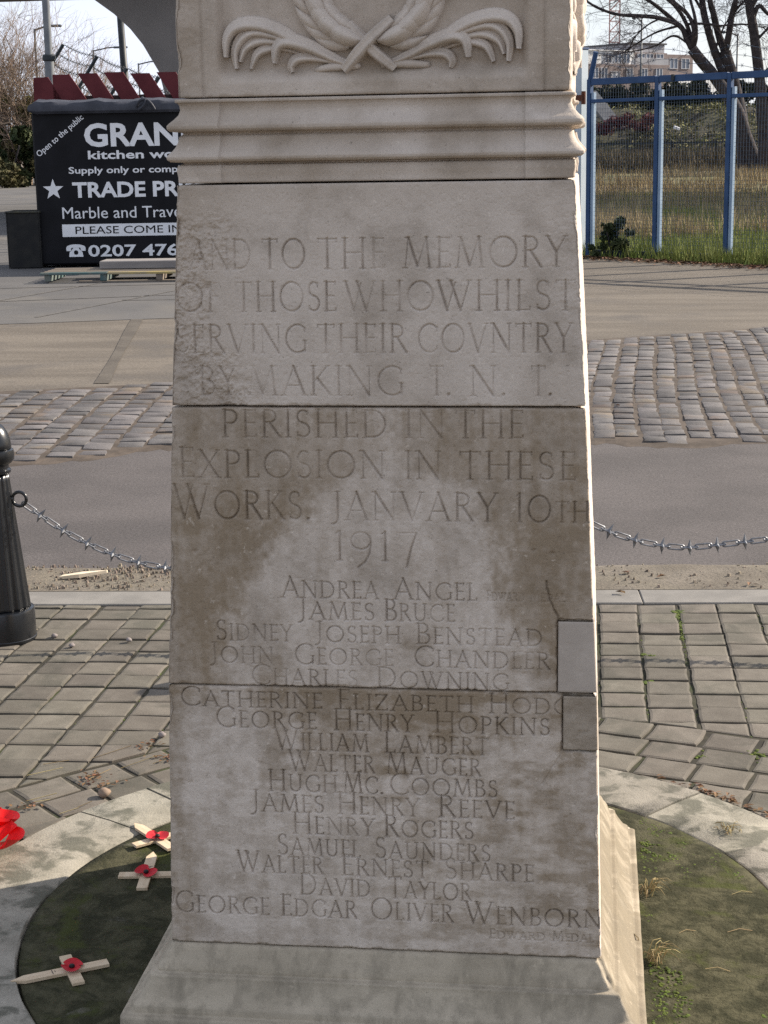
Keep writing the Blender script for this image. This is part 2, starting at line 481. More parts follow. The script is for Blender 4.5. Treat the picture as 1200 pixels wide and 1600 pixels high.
cobble_patch(-1.2, 6.0, 0.02, .150, .225, .006)
tag(mb.build('cobbled_road', m_sett, smooth='auto'), None, None, None, 'structure')
xs = list(np.linspace(-7.6, 6.0, 220))
pts = [(x, near_y(x) - .05) for x in xs] + [(x, far_y(x) + .04) for x in xs[::-1]]
mb = MB(); n = len(xs)
mb.add([(x, near_y(x) - .09 + random.uniform(-.06, .05), 0) for x in xs] + [(x, far_y(x) + .05, 0) for x in xs] + [(x, near_y(x) - .22 + random.uniform(-.07, .05), -.0093) for x in xs], [(i, i + 1, n + i + 1, n + i) for i in range(n - 1)] + [(2 * n + i, 2 * n + i + 1, i + 1, i) for i in range(n - 1)])
tag(mb.build('road_sett_bed', m_settjoint, loc=(0, 0, -.0024)), None, None, None, 'structure')

# ---- kerb of long granite stones
mb = MB(); x = -9.
while x < 9:
    l = random.uniform(.85, 1.0)
    a = math.atan(.072)
    mb.box((x + l / 2, kerbY(x + l / 2) + .10, -.066), (l / math.cos(a) - .003, .195, .14), Matrix.Rotation(a, 3, 'Z'), bev=.004)
    x += l
tag(mb.build('kerb', m_kerb), None, None, None, 'structure')

# ---- pavers
CX, CY = -.402, 3.5
ZL = ((-1.495, 4.37), (.72, .70))     # boundary of the turned paving, left leg: point, direction
ZR = ((.059, 4.985), (.953, -.302))
def nrm(d): l = math.hypot(*d); return (d[0] / l, d[1] / l)
dL, dR = nrm(ZL[1]), nrm(ZR[1])
nL, nR = (-dL[1], dL[0]), (-dR[1], dR[0])     # pointing outwards, away from the memorial
XM = -.62
mb = MB()
px_, py_ = .1495, .137
for i in range(-55, 45):
    jx = random.uniform(-.004, .004)
    for j in range(-28, 22):
        xa = .345 + i * px_; ya = 4.95 + j * py_ + .038 * xa + .006 * math.sin(i * 2.1)
        yb = ya + py_
        c = (xa + px_ / 2, (ya + yb) / 2)
        if c[1] > kerbY(c[0]) + .05 or math.hypot(c[0] - CX, c[1] - CY) < .9: continue
        g = .0022 + random.uniform(0, .0022)
        sk = .038 * px_
        p = [(xa + g + jx, ya + g), (xa + px_ - g + jx, ya + g + sk), (xa + px_ - g + jx, yb - g + sk), (xa + g + jx, yb - g)]
        p = rough_poly(p, .0030, 2)
        p = clip(p, 0, kerbY(0) - .006, .072, -1)
        if not p: continue
        if c[0] < XM: p = clip(p, ZL[0][0] + nL[0] * .005, ZL[0][1] + nL[1] * .005, *nL) if c[1] > 3.0 or True else p
        else: p = clip(p, ZR[0][0] + nR[0] * .005, ZR[0][1] + nR[1] * .005, *nR)
        if len(p) < 3: continue
        dz = random.uniform(-.0035, .003)
        stone(mb, p, -.03, -.0022 + dz, .0 + dz, .002, .009, .0008, (random.uniform(-.012, .012), random.uniform(-.012, .012)))
def zone(pt, d, n, left):
    for i in range(-24, 24):
        for j in range(0, 22):
            for_ = .5 * (j % 2) * 0
            a0 = i * .165 + for_ + .02 * j; b0 = -(j + 1) * .142
            g = .0028 + random.uniform(0, .0032)
            q = [(a0 + g, b0 + g), (a0 + .165 - g, b0 + g), (a0 + .165 - g, b0 + .142 - g), (a0 + g, b0 + .142 - g)]
            p = [(pt[0] + d[0] * u + n[0] * v, pt[1] + d[1] * u + n[1] * v) for u, v in q]
            p = rough_poly(p, .0045, 1)
            p = clip(p, XM, 0, -1 if left else 1, 0)
            if not p: continue
            c = (sum(s[0] for s in p) / len(p), sum(s[1] for s in p) / len(p))
            # other leg of the boundary
            nn, zz = (nR, ZR) if left else (nL, ZL)
            p = clip(p, zz[0][0], zz[0][1], -nn[0], -nn[1])
            if not p or c[1] < .6: continue
            r = math.hypot(c[0] - CX, c[1] - CY)
            if r < 1.0: continue
            e = ((c[0] - CX) / r, (c[1] - CY) / r)
            p = clip(p, CX + e[0] * 1.128, CY + e[1] * 1.128, *e)
            if len(p) < 3: continue
            dz = random.uniform(-.003, .003)
            stone(mb, p, -.03, -.0025 + dz, .0 + dz, .0025, .010, .0008, (random.uniform(-.014, .014), random.uniform(-.014, .014)))
zone(ZL[0], dL, nL, True)
zone(ZR[0], dR, nR, False)
tag(mb.build('pavement', m_paver), None, None, None, 'structure')
poly_sheet('pavement_bed', [(-9, -1), (9, -1), (9, kerbY(9) + .22), (-9, kerbY(-9) + .22)], -.0058, m_sand)

# ---- ring kerb and round slab under the memorial
m_ring = pm('ring_kerb_stone', (.215, .197, .160), (.275, .252, .208), 7, .92, speck=.22, speck_scale=240, c3=(.105, .100, .078), c3_scale=9, c3_lo=.46, c3_hi=.60, island=.14, bmp=[(200, .6, .003), (24, .5, .006)])
mb = MB()
angs = [R(a) for a in (-96, -52, -8, 31, 50, 92, 137, 148.5, 179, 222, 264)]
for a0, a1 in zip(angs[:-1], angs[1:]):
    n = max(8, int((a1 - a0) / R(2.5)))
    r0, r1 = .876, 1.122
    gp = .0025
    loop = []
    A = [a0 + gp + (a1 - a0 - 2 * gp) * i / n for i in range(n + 1)]
    rr = [(r0, -.03), (r0, .012), (r0 + .004, .0155), ((r0 + r1) / 2, .017), (r1 - .010, .013), (r1, .003), (r1, -.03)]
    vs = []; dzz = random.uniform(-.003, .003)
    for a in A:
        for r, z in rr:
            jr = random.uniform(-.002, .002) if r in (r0, r1) else 0
            vs.append((CX + (r + jr) * math.cos(a), CY + (r + jr) * math.sin(a), z + (dzz if z > 0 else 0)))
    k = len(rr); fs = []
    for i in range(n):
        for q in range(k - 1):
            fs.append((i * k + q, i * k + q + 1, (i + 1) * k + q + 1, (i + 1) * k + q)[::-1])
    fs += [tuple(range(k)), tuple(n * k + q for q in range(k))[::-1]]
    mb.add(vs, fs)
tag(mb.build('kerb_ring', m_ring, smooth='auto'), None, None, None, 'structure')
m_slab, nt, bs, vec = new_mat('mossy_slab')
c = mix(nt, ramp(nt, noise(nt, vec, 11, 7, .72, .5), .40, .62), (.028, .028, .014), (.074, .069, .040))
c = mix(nt, ramp(nt, noise(nt, vec, 7, 6, .65, .3), .52, .66), c, (.050, .056, .016))
c = mix(nt, ramp(nt, noise(nt, vec, 5, 5, .7, .6), .60, .74), c, (.13, .12, .098))
nt.links.new(c, bs.inputs['Base Color']); bs.inputs['Roughness'].default_value = .95; bs.inputs['Specular IOR Level'].default_value = .15
c = mix(nt, ramp(nt, noise(nt, vec, 42, 5, .7), .40, .62), c, (.040, .042, .018), 'MIX') if False else c
bump(nt, bs, noise(nt, vec, 25, 6, .7), .8, .014); bump(nt, bs, noise(nt, vec, 160, 4, .7), .6, .004)
nr, na = 26, 120
rs = np.append(np.linspace(.25, .8705, nr - 1), .8725); an = np.linspace(0, 2 * np.pi, na, endpoint=False)
RR, AA = np.meshgrid(rs, an, indexing='ij')
X = CX + RR * np.cos(AA); Y = CY + RR * np.sin(AA)
Z = .0125 + .002 * fbm(X, Y, .12, 4, 8); Z[-1] = -.03
i = np.arange(nr * na).reshape(nr, na); j = np.roll(i, -1, 1)
F = np.stack([i[:-1], i[1:], j[1:], j[:-1]], -1).reshape(-1, 4)
tag(grid_mesh('pavement_slab', np.stack([X, Y, Z], -1).reshape(-1, 3), F, m_slab), None, None, None, 'structure')
poly_sheet('pavement_slab_bed', [(CX + .88 * math.cos(a), CY + .88 * math.sin(a)) for a in np.linspace(0, 2 * math.pi, 48, endpoint=False)], -.006, m_sand)

# ================================================================ the memorial
# ---- stroke alphabet of classical carved capitals: (advance width, [(points, stroke width), ...]); height 1
TK, TN, TS = .105, .058, .05
def arc(cx, cy, rx, ry, a0, a1, n=14):
    return [(cx + rx * math.cos(R(a0 + (a1 - a0) * i / n)), cy + ry * math.sin(R(a0 + (a1 - a0) * i / n))) for i in range(n + 1)]
def sf(x, y, w=.085): return ([(x - w, y), (x + w, y)], TS)
G = {
 'A': (.78, [([(.06, 0), (.40, 1)], TN), ([(.38, 1), (.72, 0)], TK), ([(.17, .34), (.60, .34)], TN), sf(.06, 0), sf(.72, 0)]),
 'B': (.58, [([(.12, 0), (.12, 1)], TK), ([(.12, .98)] + arc(.27, .76, .20, .22, 90, -90) + [(.12, .54)], .08), ([(.12, .53)] + arc(.30, .27, .24, .25, 90, -90) + [(.12, .02)], .085), sf(.10, 0, .06), sf(.10, 1, .06)]),
 'C': (.80, [(arc(.48, .5, .42, .49, 48, 312, 24), .085), ([(.76, .87), (.76, .74)], TS), ([(.76, .13), (.76, .22)], TS)]),
 'D': (.82, [([(.12, 0), (.12, 1)], TK), ([(.12, .98)] + arc(.34, .5, .40, .48, 90, -90, 20) + [(.12, .02)], .085), sf(.10, 0, .06), sf(.10, 1, .06)]),
 'E': (.50, [([(.12, 0), (.12, 1)], TK), ([(.12, .98), (.44, .98)], TN), ([(.12, .52), (.40, .52)], TN), ([(.12, .02), (.46, .02)], TN), ([(.44, 1), (.44, .90)], TS), ([(.46, 0), (.46, .11)], TS), sf(.09, 0, .05), sf(.09, 1, .05)]),
 'F': (.48, [([(.12, 0), (.12, 1)], TK), ([(.12, .98), (.44, .98)], TN), ([(.12, .52), (.39, .52)], TN), ([(.44, 1), (.44, .90)], TS), sf(.12, 0, .08), sf(.09, 1, .05)]),
 'G': (.84, [(arc(.48, .5, .42, .49, 48, 308, 24), .085), ([(.76, .06), (.76, .42)], TK * .9), sf(.76, .42, .07), ([(.75, .87), (.75, .74)], TS)]),
 'H': (.80, [([(.12, 0), (.12, 1)], TK), ([(.68, 0), (.68, 1)], TK), ([(.12, .52), (.68, .52)], TN), sf(.12, 0), sf(.12, 1), sf(.68, 0), sf(.68, 1)]),
 'I': (.24, [([(.12, 0), (.12, 1)], TK), sf(.12, 0), sf(.12, 1)]),
 'J': (.34, [([(.20, 1), (.20, .12)] + arc(.04, .10, .16, .24, 0, -100, 8), TK * .9), sf(.20, 1)]),
 'K': (.68, [([(.12, 0), (.12, 1)], TK), ([(.14, .46), (.55, 1)], TN), ([(.24, .58), (.64, 0)], TK), sf(.12, 0), sf(.12, 1), sf(.55, 1, .06), sf(.63, 0, .06)]),
 'L': (.50, [([(.12, 0), (.12, 1)], TK), ([(.12, .02), (.46, .02)], TN), ([(.46, 0), (.46, .13)], TS), sf(.12, 1), sf(.09, 0, .05)]),
 'M': (.98, [([(.10, 0), (.20, 1)], TN), ([(.20, 1), (.49, .06)], TK), ([(.49, .06), (.78, 1)], TN), ([(.78, 1), (.88, 0)], TK), sf(.10, 0, .07), sf(.88, 0, .08), sf(.17, 1, .06), sf(.80, 1, .06)]),
 'N': (.84, [([(.12, 0), (.12, 1)], TN), ([(.12, 1), (.72, 0)], TK), ([(.72, 0), (.72, 1)], TN), sf(.12, 0, .07), sf(.08, 1, .06), sf(.72, 1, .07)]),
 'O': (.96, [(arc(.48, .5, .42, .49, 0, 360, 32), .088)]),
 'P': (.56, [([(.12, 0), (.12, 1)], TK), ([(.12, .98)] + arc(.28, .74, .22, .24, 90, -90) + [(.12, .50)], .082), sf(.12, 0), sf(.10, 1, .06)]),
 'R': (.66, [([(.12, 0), (.12, 1)], TK), ([(.12, .98)] + arc(.28, .76, .21, .22, 90, -90) + [(.12, .54)], .082), ([(.28, .54), (.62, 0)], TK), sf(.12, 0), sf(.10, 1, .06), sf(.61, 0, .05)]),
 'S': (.52, [(arc(.26, .755, .18, .225, 50, 270, 14) + arc(.26, .265, .20, .245, 90, -130, 14), .085), ([(.40, .95), (.40, .82)], TS), ([(.09, .05), (.09, .2)], TS)]),
 'T': (.66, [([(.33, 0), (.33, 1)], TK), ([(.04, .98), (.62, .98)], TN), ([(.04, 1), (.04, .88)], TS), ([(.62, 1), (.62, .88)], TS), sf(.33, 0)]),
 'U': (.78, [([(.12, 1), (.12, .35)] + arc(.38, .33, .26, .31, 180, 360, 14) + [(.64, 1)], .085), sf(.12, 1), sf(.64, 1)]),
 'V': (.76, [([(.06, 1), (.39, 0)], TK), ([(.39, 0), (.70, 1)], TN), sf(.06, 1, .07), sf(.70, 1, .07)]),
 'W': (1.10, [([(.06, 1), (.33, 0)], TK), ([(.33, 0), (.58, .95)], TN), ([(.44, 1), (.75, 0)], TK), ([(.75, 0), (1.02, 1)], TN), sf(.06, 1, .07), sf(1.02, 1, .07), sf(.46, 1, .06)]),
 'X': (.72, [([(.08, 1), (.64, 0)], TK), ([(.64, 1), (.06, 0)], TN), sf(.08, 1), sf(.64, 1, .06), sf(.64, 0), sf(.06, 0, .06)]),
 'Y': (.68, [([(.06, 1), (.34, .48)], TK), ([(.34, .48), (.62, 1)], TN), ([(.34, .5), (.34, 0)], TK), sf(.06, 1, .07), sf(.62, 1, .07), sf(.34, 0)]),
 'Z': (.66, [([(.08, .98), (.58, .98)], TN), ([(.58, .98), (.06, .02)], TK), ([(.06, .02), (.60, .02)], TN), ([(.08, 1), (.08, .88)], TS), ([(.60, 0), (.60, .12)], TS)]),
 '1': (.30, [([(.16, 0), (.16, 1)], TK), sf(.16, 0, .07), ([(.16, 1), (.07, .92)], TN)]),
 '0': (.84, [(arc(.42, .46, .36, .46, 0, 360, 28), .085)]),
 '9': (.66, [(arc(.30, .68, .25, .29, 0, 360, 24), .08), ([(.55, .66), (.52, .25), (.40, -.05), (.22, -.24)], .085)]),
 '7': (.58, [([(.05, .97), (.55, .97)], TN), ([(.55, .97), (.42, .45), (.30, -.22)], TK * .9), ([(.05, 1), (.05, .88)], TS)]),
 '.': (.20, [([(.08, .03), (.10, .05)], .12)]),
}
def W_(z): return np.interp(z, [-.2, .17, .7166, 1.2685, 1.688, 1.847, 3], [.445, .4368, .4220, .3970, .3735, .3655, .3655])

def carve(D, U, zs, word, u0, u1, zb, h, fade):
    """V-cut the word into depth field D (rows zs, columns at absolute offset U)"""
    sc = []
    for k, ch in enumerate(word):
        s = 1.0
        if ch.islower(): s = .80 if word[0] != '1' else .72
        if word in ('WORKS.',) and k == 0: s = 1.22
        if word in ('EXPLOSION',) and k == 0: s = 1.1
        sc.append(s)
    gap = .10
    tot = sum(G[c.upper()][0] * s for c, s in zip(word, sc)) + gap * (len(word) - 1)
    kx = (u1 - u0) / (tot * h)
    x = u0
    sgl = np.random.default_rng(abs(hash_word(word)) + int(zb * 1000))
    for ch, s in zip(word, sc):
        adv, strokes = G[ch.upper()]
        hh = h * s
        strength = fade * sgl.uniform(.80, 1.1)
        for pts, wd in strokes:
            P = np.array([(x + px * hh * kx, zb + py * hh) for px, py in pts])
            hw = max(wd * (h * (.5 + .5 * s)) * .5 * (1.0 if h > .05 else 1.05), .0016)
            r0 = np.searchsorted(zs, P[:, 1].min() - hw); r1 = np.searchsorted(zs, P[:, 1].max() + hw)
            if r1 <= r0: continue
            um = U[(r0 + r1) // 2 if (r0 + r1) // 2 < len(zs) else -1]
            c0 = max(0, np.searchsorted(um, P[:, 0].min() - hw) - 3); c1 = min(len(um), np.searchsorted(um, P[:, 0].max() + hw) + 3)
            if c1 <= c0: continue
            X = U[r0:r1, c0:c1]; Z = np.broadcast_to(zs[r0:r1, None], X.shape)
            best = np.full(X.shape, 1e9)
            for a, b in zip(P[:-1], P[1:]):
                d = b - a; l2 = max((d * d).sum(), 1e-12)
                t = np.clip(((X - a[0]) * d[0] + (Z - a[1]) * d[1]) / l2, 0, 1)
                best = np.minimum(best, (X - a[0] - t * d[0]) ** 2 + (Z - a[1] - t * d[1]) ** 2)
            dep = np.clip(hw - np.sqrt(best), 0, None) * 2.8 * strength
            D[r0:r1, c0:c1] = np.maximum(D[r0:r1, c0:c1], dep)
        x += (adv * s + gap) * h * kx
def hash_word(w):
    v = 7
    for ch in w: v = (v * 31 + ord(ch)) % 99991
    return v
def groove(D, U, zs, pts, hw, dep):
    P = np.array(pts)
    X = U; Z = np.broadcast_to(zs[:, None], X.shape)
    jx = .0018 * fbm(X, Z, .012, 3, 41)
    best = np.full(X.shape, 1e9)
    for a, b in zip(P[:-1], P[1:]):
        d = b - a; l2 = max((d * d).sum(), 1e-12)
        t = np.clip(((X + jx - a[0]) * d[0] + (Z + jx - a[1]) * d[1]) / l2, 0, 1)
        best = np.minimum(best, (X + jx - a[0] - t * d[0]) ** 2 + (Z + jx - a[1] - t * d[1]) ** 2)
    np.maximum(D, np.clip(1 - np.sqrt(best) / hw, 0, 1) * dep, out=D)

memorial = empty('memorial', (CX, CY, 0), 'tapering pale stone war memorial carved with names and a wreath on a mossy slab', 'memorial')

def stone_block(name, z0, z1, front, stain, m, dz=.0014, NF=540, NS=46, NB=10, right=None, wfun=W_, seed=0, label=None):
    zs = np.linspace(z0, z1, int((z1 - z0) / dz) + 1); nr = len(zs)
    w = wfun(zs)[:, None]
    us = np.linspace(-1, 1, NF + 1)[None]
    U = us * w                                         # front face offsets
    tt = -1 + 2 * (np.linspace(0, 1, NS + 1) ** 1.6)[None]
    ZF = np.broadcast_to(zs[:, None], U.shape)
    chipR = .0055 + .010 * np.clip(fbm(zs, zs * 0 + 3.3, .045, 5, seed + 1), 0, 1)
    chipL = .004 + .012 * np.clip(fbm(zs, zs * 0 + 8.8, .05, 5, seed + 2), 0, 1)
    ce = .0025 + .006 * np.clip(fbm(np.linspace(0, 1, NF + 1), np.zeros(NF + 1) + seed, .03, 4, seed + 3), 0, 1)
    Df = front(U, zs, ZF)
    Df = Df + .0007 * fbm(U, ZF, .10, 4, seed + 4) + .00035 * fbm(U, ZF, .012, 3, seed + 5) + .0011 * np.clip(vnoise(U * 260 + seed, ZF * 260) - .78, 0, 1) * 4
    dR_ = w - U; dL_ = U + w
    Df += np.clip(chipR[:, None] - dR_, 0, None) * .55 + np.clip(chipL[:, None] - dL_, 0, None) * .55
    Df += np.clip(ce[None] - (z1 - ZF), 0, None) * .7 + np.clip(ce[None] * .8 - (ZF - z0), 0, None) * .7
    T_ = tt * w; ZS = np.broadcast_to(zs[:, None], T_.shape)
    Ds = (right(T_, zs, ZS) if right else 0) + .0006 * fbm(T_, ZS, .07, 4, seed + 7) + .0005 * fbm(T_, ZS, .014, 3, seed + 9)
    DR = Ds + np.clip(chipR[:, None] - (T_ + w), 0, None) * .55 + np.clip(.004 - (z1 - ZS), 0, None) * .7 + np.clip(.003 - (ZS - z0), 0, None) * .7
    DL = .001 * fbm(T_, ZS, .07, 4, seed + 12) + np.clip(chipL[:, None] - (T_ + w), 0, None) * .55
    # loop: front left->right, right side front->back, back right->left, left side back->front
    xs, ys, st = [], [], []
    S = stain(U, ZF)
    fx = U.copy(); fy = -w + Df
    fx[:, -1] -= DR[:, 0]; fx[:, 0] += DL[:, 0]
    xs.append(fx); ys.append(fy); st.append(S)
    rx = (w - DR)[:, 1:]; ry = T_[:, 1:]
    xs.append(rx); ys.append(ry); st.append(.0 + .12 * fbm(T_, ZS, .2, 4, seed + 20)[:, 1:])
    tb = np.linspace(1, -1, NB + 1)[None, 1:]
    xs.append(tb * w); ys.append(np.broadcast_to(w, (nr, NB))); st.append(np.full((nr, NB), .3))
    lx = (-w + DL)[:, ::-1][:, 1:-1]; ly = T_[:, ::-1][:, 1:-1]
    xs.append(lx); ys.append(ly); st.append(np.full(lx.shape, .5))
    X = np.concatenate(xs, 1); Y = np.concatenate(ys, 1); nc = X.shape[1]
    Z = np.broadcast_to(zs[:, None], X.shape)
    V = np.stack([X, Y, Z], -1).reshape(-1, 3)
    # caps: inner ring well inside
    i = np.arange(nr * nc).reshape(nr, nc); j = np.roll(i, -1, 1)
    F = np.stack([i[:-1], j[:-1], j[1:], i[1:]], -1).reshape(-1, 4)
    base = nr * nc
    Vb = np.stack([X[0] * .9, Y[0] * .9, Z[0]], -1); Vt = np.stack([X[-1] * .9, Y[-1] * .9, Z[-1]], -1)
    a = np.arange(nc); b = np.roll(a, -1)
    Fb = np.stack([b, a, base + a, base + b], -1); Ft = np.stack([i[-1], j[-1], base + nc + b, base + nc + a], -1)
    V = np.concatenate([V, Vb, Vt]); F = np.concatenate([F, Fb, Ft])
    att = np.clip(np.concatenate([np.concatenate(st, 1).ravel(), np.full(2 * nc, .4)]), 0, 1)
    o = grid_mesh(name, V, F, m, memorial, {'stain': att})
    if label: o['label'] = label
    return o

# carved words: (word, left, right, baseline height, cap height), metres on the face
LINES = [
    ('AND', -0.3561, -0.2335, 1.5285, 0.0562), ('TO', -0.2147, -0.1293, 1.5285, 0.0562), ('THE', -0.1085, 0.0221, 1.5285, 0.0562), ('MEMORY', 0.0528, 0.3595, 1.5285, 0.0562),
    ('OF', -0.3832, -0.295, 1.4491, 0.0553), ('THOSE', -0.2669, -0.0717, 1.4491, 0.0553), ('WHO', -0.0579, 0.1137, 1.4491, 0.0553), ('WHILST', 0.1171, 0.3768, 1.4491, 0.0553),
    ('SERVING', -0.3856, -0.1299, 1.371, 0.0537), ('THEIR', -0.1111, 0.0618, 1.371, 0.0537), ('COVNTRY', 0.0804, 0.3708, 1.371, 0.0537), ('BY', -0.3417, -0.2672, 1.2902, 0.0555),
    ('MAKING', -0.2481, 0.0543, 1.2902, 0.0555), ('T.', 0.1026, 0.1438, 1.2902, 0.0555), ('N.', 0.178, 0.2496, 1.2902, 0.0555), ('T.', 0.2938, 0.3344, 1.2902, 0.0555),
    ('PERISHED', -0.2998, 0.0227, 1.2098, 0.0528), ('IN', 0.0549, 0.1332, 1.2098, 0.0528), ('THE', 0.1509, 0.2814, 1.2098, 0.0528), ('EXPLOSION', -0.387, 0.0183, 1.1308, 0.0532),
    ('IN', 0.0542, 0.1257, 1.1308, 0.0532), ('THESE', 0.1577, 0.3799, 1.1308, 0.0532), ('WORKS.', -0.4009, -0.1279, 1.0497, 0.0551), ('JANVARY', -0.0878, 0.2323, 1.0497, 0.0551),
    ('10th', 0.2642, 0.4051, 1.0497, 0.0551), ('1917', -0.0854, 0.078, 0.9707, 0.0571), ('Andrea', -0.1898, 0.0011, 0.8951, 0.0421), ('Angel', 0.0302, 0.1929, 0.8951, 0.0421),
    ('Edward', 0.2108, 0.2824, 0.8951, 0.02), ('Medal', 0.2931, 0.3606, 0.8951, 0.02), ('James', -0.1575, -0.0067, 0.8521, 0.043), ('Bruce', 0.0116, 0.1496, 0.8521, 0.043),
    ('Sidney', -0.3225, -0.1695, 0.8074, 0.041), ('Joseph', -0.125, 0.044, 0.8074, 0.041), ('Benstead', 0.0731, 0.3184, 0.8074, 0.041), ('John', -0.3352, -0.2077, 0.7618, 0.0412),
    ('George', -0.1667, 0.0289, 0.7618, 0.0412), ('Chandler', 0.0691, 0.333, 0.7618, 0.0412), ('Charles', -0.2537, -0.0415, 0.7182, 0.0414), ('Downing', -0.0047, 0.2541, 0.7182, 0.0414),
    ('Catherine', -0.3988, -0.1128, 0.6719, 0.0396), ('Elizabeth', -0.0831, 0.1852, 0.6719, 0.0396), ('Hodg', 0.2143, 0.373, 0.6719, 0.0396), ('George', -0.3281, -0.1249, 0.6291, 0.0428),
    ('Henry', -0.0913, 0.0679, 0.6291, 0.0428), ('Hopkins', 0.1083, 0.3337, 0.6291, 0.0428), ('William', -0.21, -0.0214, 0.5854, 0.0438), ('Lambert', 0.0083, 0.2142, 0.5854, 0.0438),
    ('Walter', -0.1832, -0.0109, 0.5421, 0.0432), ('Mauger', 0.0114, 0.1995, 0.5421, 0.0432), ('Hugh', -0.2259, -0.0863, 0.4987, 0.0442), ('Mc.', -0.0751, 0.0071, 0.4987, 0.0442),
    ('Coombs', 0.0183, 0.2323, 0.4987, 0.0442), ('James', -0.2613, -0.1135, 0.455, 0.0452), ('Henry', -0.0872, 0.0773, 0.455, 0.0452), ('Reeve', 0.1144, 0.2653, 0.455, 0.0452),
    ('Henry', -0.1788, -0.0128, 0.4104, 0.0447), ('Rogers', 0.0059, 0.1844, 0.4104, 0.0447), ('Samuel', -0.2109, -0.0417, 0.3641, 0.0444), ('Saunders', -0.0128, 0.2178, 0.3641, 0.0444),
    ('Walter', -0.2948, -0.1177, 0.3251, 0.0446), ('Ernest', -0.0813, 0.0947, 0.3251, 0.0446), ('Sharpe', 0.126, 0.3036, 0.3251, 0.0446), ('David', -0.1672, -0.0231, 0.2803, 0.0449),
    ('Taylor', 0.0131, 0.1794, 0.2803, 0.0449), ('George', -0.4255, -0.23, 0.2333, 0.046), ('Edgar', -0.207, -0.0511, 0.2333, 0.046), ('Oliver', -0.0238, 0.1434, 0.2333, 0.046),
    ('Wenborn', 0.1658, 0.4362, 0.2333, 0.046), ('Edward', 0.2149, 0.3262, 0.2025, 0.0202), ('Medal', 0.3395, 0.4216, 0.2025, 0.0202),
]

def carve_all(D, U, zs, z0, z1, fade=1.0):
    for wd, a, b, zb, h in LINES:
        if z0 - .005 < zb + h * .3 < z1:
            carve(D, U, zs, wd, a, b, zb, h, fade * (1.0 if h > .05 else 1.25) * (.6 if h < .03 else 1))

def front1(U, zs, Z):           # topmost inscription stone, its left margin badly spalled
    D = np.zeros(U.shape); carve_all(D, U, zs, 1.2685, 1.69, .95)
    e = fbm(U, Z, .09, 5, 61)
    edge = -.275 + .05 * e + .03 * np.sin(Z * 21)
    er = sstep(edge + .02, edge - .05, U) * sstep(1.66, 1.60, Z)
    rough = .0062 * np.clip(fbm(U, Z, .030, 5, 62) + .40, 0, 2) + .0045 * np.abs(fbm(U, Z, .012, 4, 63))
    er2 = sstep(.30, .36, U + .03 * e) * sstep(1.36, 1.46, Z) * .55
    D = D * (1 - .25 * er - .2 * er2) + (er * 1.0 + er2 * .5) * rough
    D = D * np.clip(.80 + .45 * fbm(U, Z, .05, 3, 66), .35, 1)
    return D + er * .001
def stain1(U, Z):
    n = fbm(U, Z, .12, 5, 71)
    return np.clip(.16 + .22 * sstep(-.2, -.36, U + .04 * n) + .14 * n + .12 * sstep(1.62, 1.69, Z), 0, 1)
PATCH1 = (.3465, .7170, .8585)   # inner edge offset, bottom, top
PATCH2 = (.3570, .6010, .7110)
def front2(U, zs, Z):
    D = np.zeros(U.shape); carve_all(D, U, zs, .7160, 1.2685)
    e = fbm(U, Z, .08, 4, 64)
    D = D * np.clip(.86 + .4 * fbm(U, Z, .06, 3, 67), .4, 1)
    er = sstep(-.34, -.40, U + .03 * e)
    D = D * (1 - .3 * er) + er * .002 * np.clip(fbm(U, Z, .03, 4, 65) + .4, 0, 2)
    groove(D, U, zs, [(.325, .935), (.332, .895), (.3465, .865), (.3465, .716)], .0030, .007)
    groove(D, U, zs, [(.3465, .8600), (.45, .8600)], .0026, .006)
    D += sstep(PATCH1[0] - .001, PATCH1[0] + .002, U) * sstep(.8600, .8580, Z) * .012
    for (x, z) in ((.30, .995), (-.36, .985), (.335, .99)):
        D += .004 * np.exp(-(((U - x) / .006) ** 2 + ((Z - z) / .004) ** 2))
    return D
def stain2(U, Z):
    n = fbm(U, Z, .10, 5, 72); n2 = fbm(U, Z, .035, 4, 73)
    zk = [.716, .80, .86, .92, .985, 1.05, 1.10, 1.155, 1.205, 1.27]
    lf = np.interp(Z, zk, [-.30, -.285, -.256, -.238, -.20, -.12, -.05, -.03, -.012, .0])
    rt_ = np.interp(Z, zk, [.32, .30, .274, .238, .232, .22, .19, .07, .03, .02])
    wv = .055 * n + .03 * n2 + .02 * fbm(U, Z, .014, 3, 79)
    light = sstep(-.055, .045, np.minimum(U - lf, rt_ - U) + wv) * (.55 + .45 * sstep(1.20, 1.02, Z + .05 * n))
    strk = fbm(U, Z * .12, .018, 5, 97)
    s = .92 + .13 * strk + .12 * fbm(U, Z, .012, 3, 98) - .22 * sstep(1.02, 1.15, Z + .06 * n) - .74 * light + .16 * n + .07 * n2
    s += .35 * sstep(.62, .8, vnoise(U * 14 + 3, Z * 26 + 8)) * light * sstep(.86, .80, Z)
    s -= .25 * sstep(-.38, -.42, U)
    return np.clip(s, 0, 1)
def front3(U, zs, Z):
    D = np.zeros(U.shape); carve_all(D, U, zs, .16, .7160, 1.15)
    D = D * np.clip(.92 + .3 * fbm(U, Z, .06, 3, 68), .5, 1)
    groove(D, U, zs, [(.357, .7125), (.357, .600)], .0030, .007)
    groove(D, U, zs, [(.350, .7125), (.357, .7125)], .0030, .007)
    groove(D, U, zs, [(.357, .6000), (.45, .6000)], .0028, .006)
    groove(D, U, zs, [(.357, .598), (.335, .560), (.318, .530)], .0016, .0022)
    D += sstep(PATCH2[0] - .001, PATCH2[0] + .002, U) * sstep(.5990, .6015, Z) * .012
    D += .0008 * np.clip(fbm(U, Z * .35, .02, 4, 69), 0, 1) * sstep(.1, -.1, U + .3 * (Z - .4))
    return D
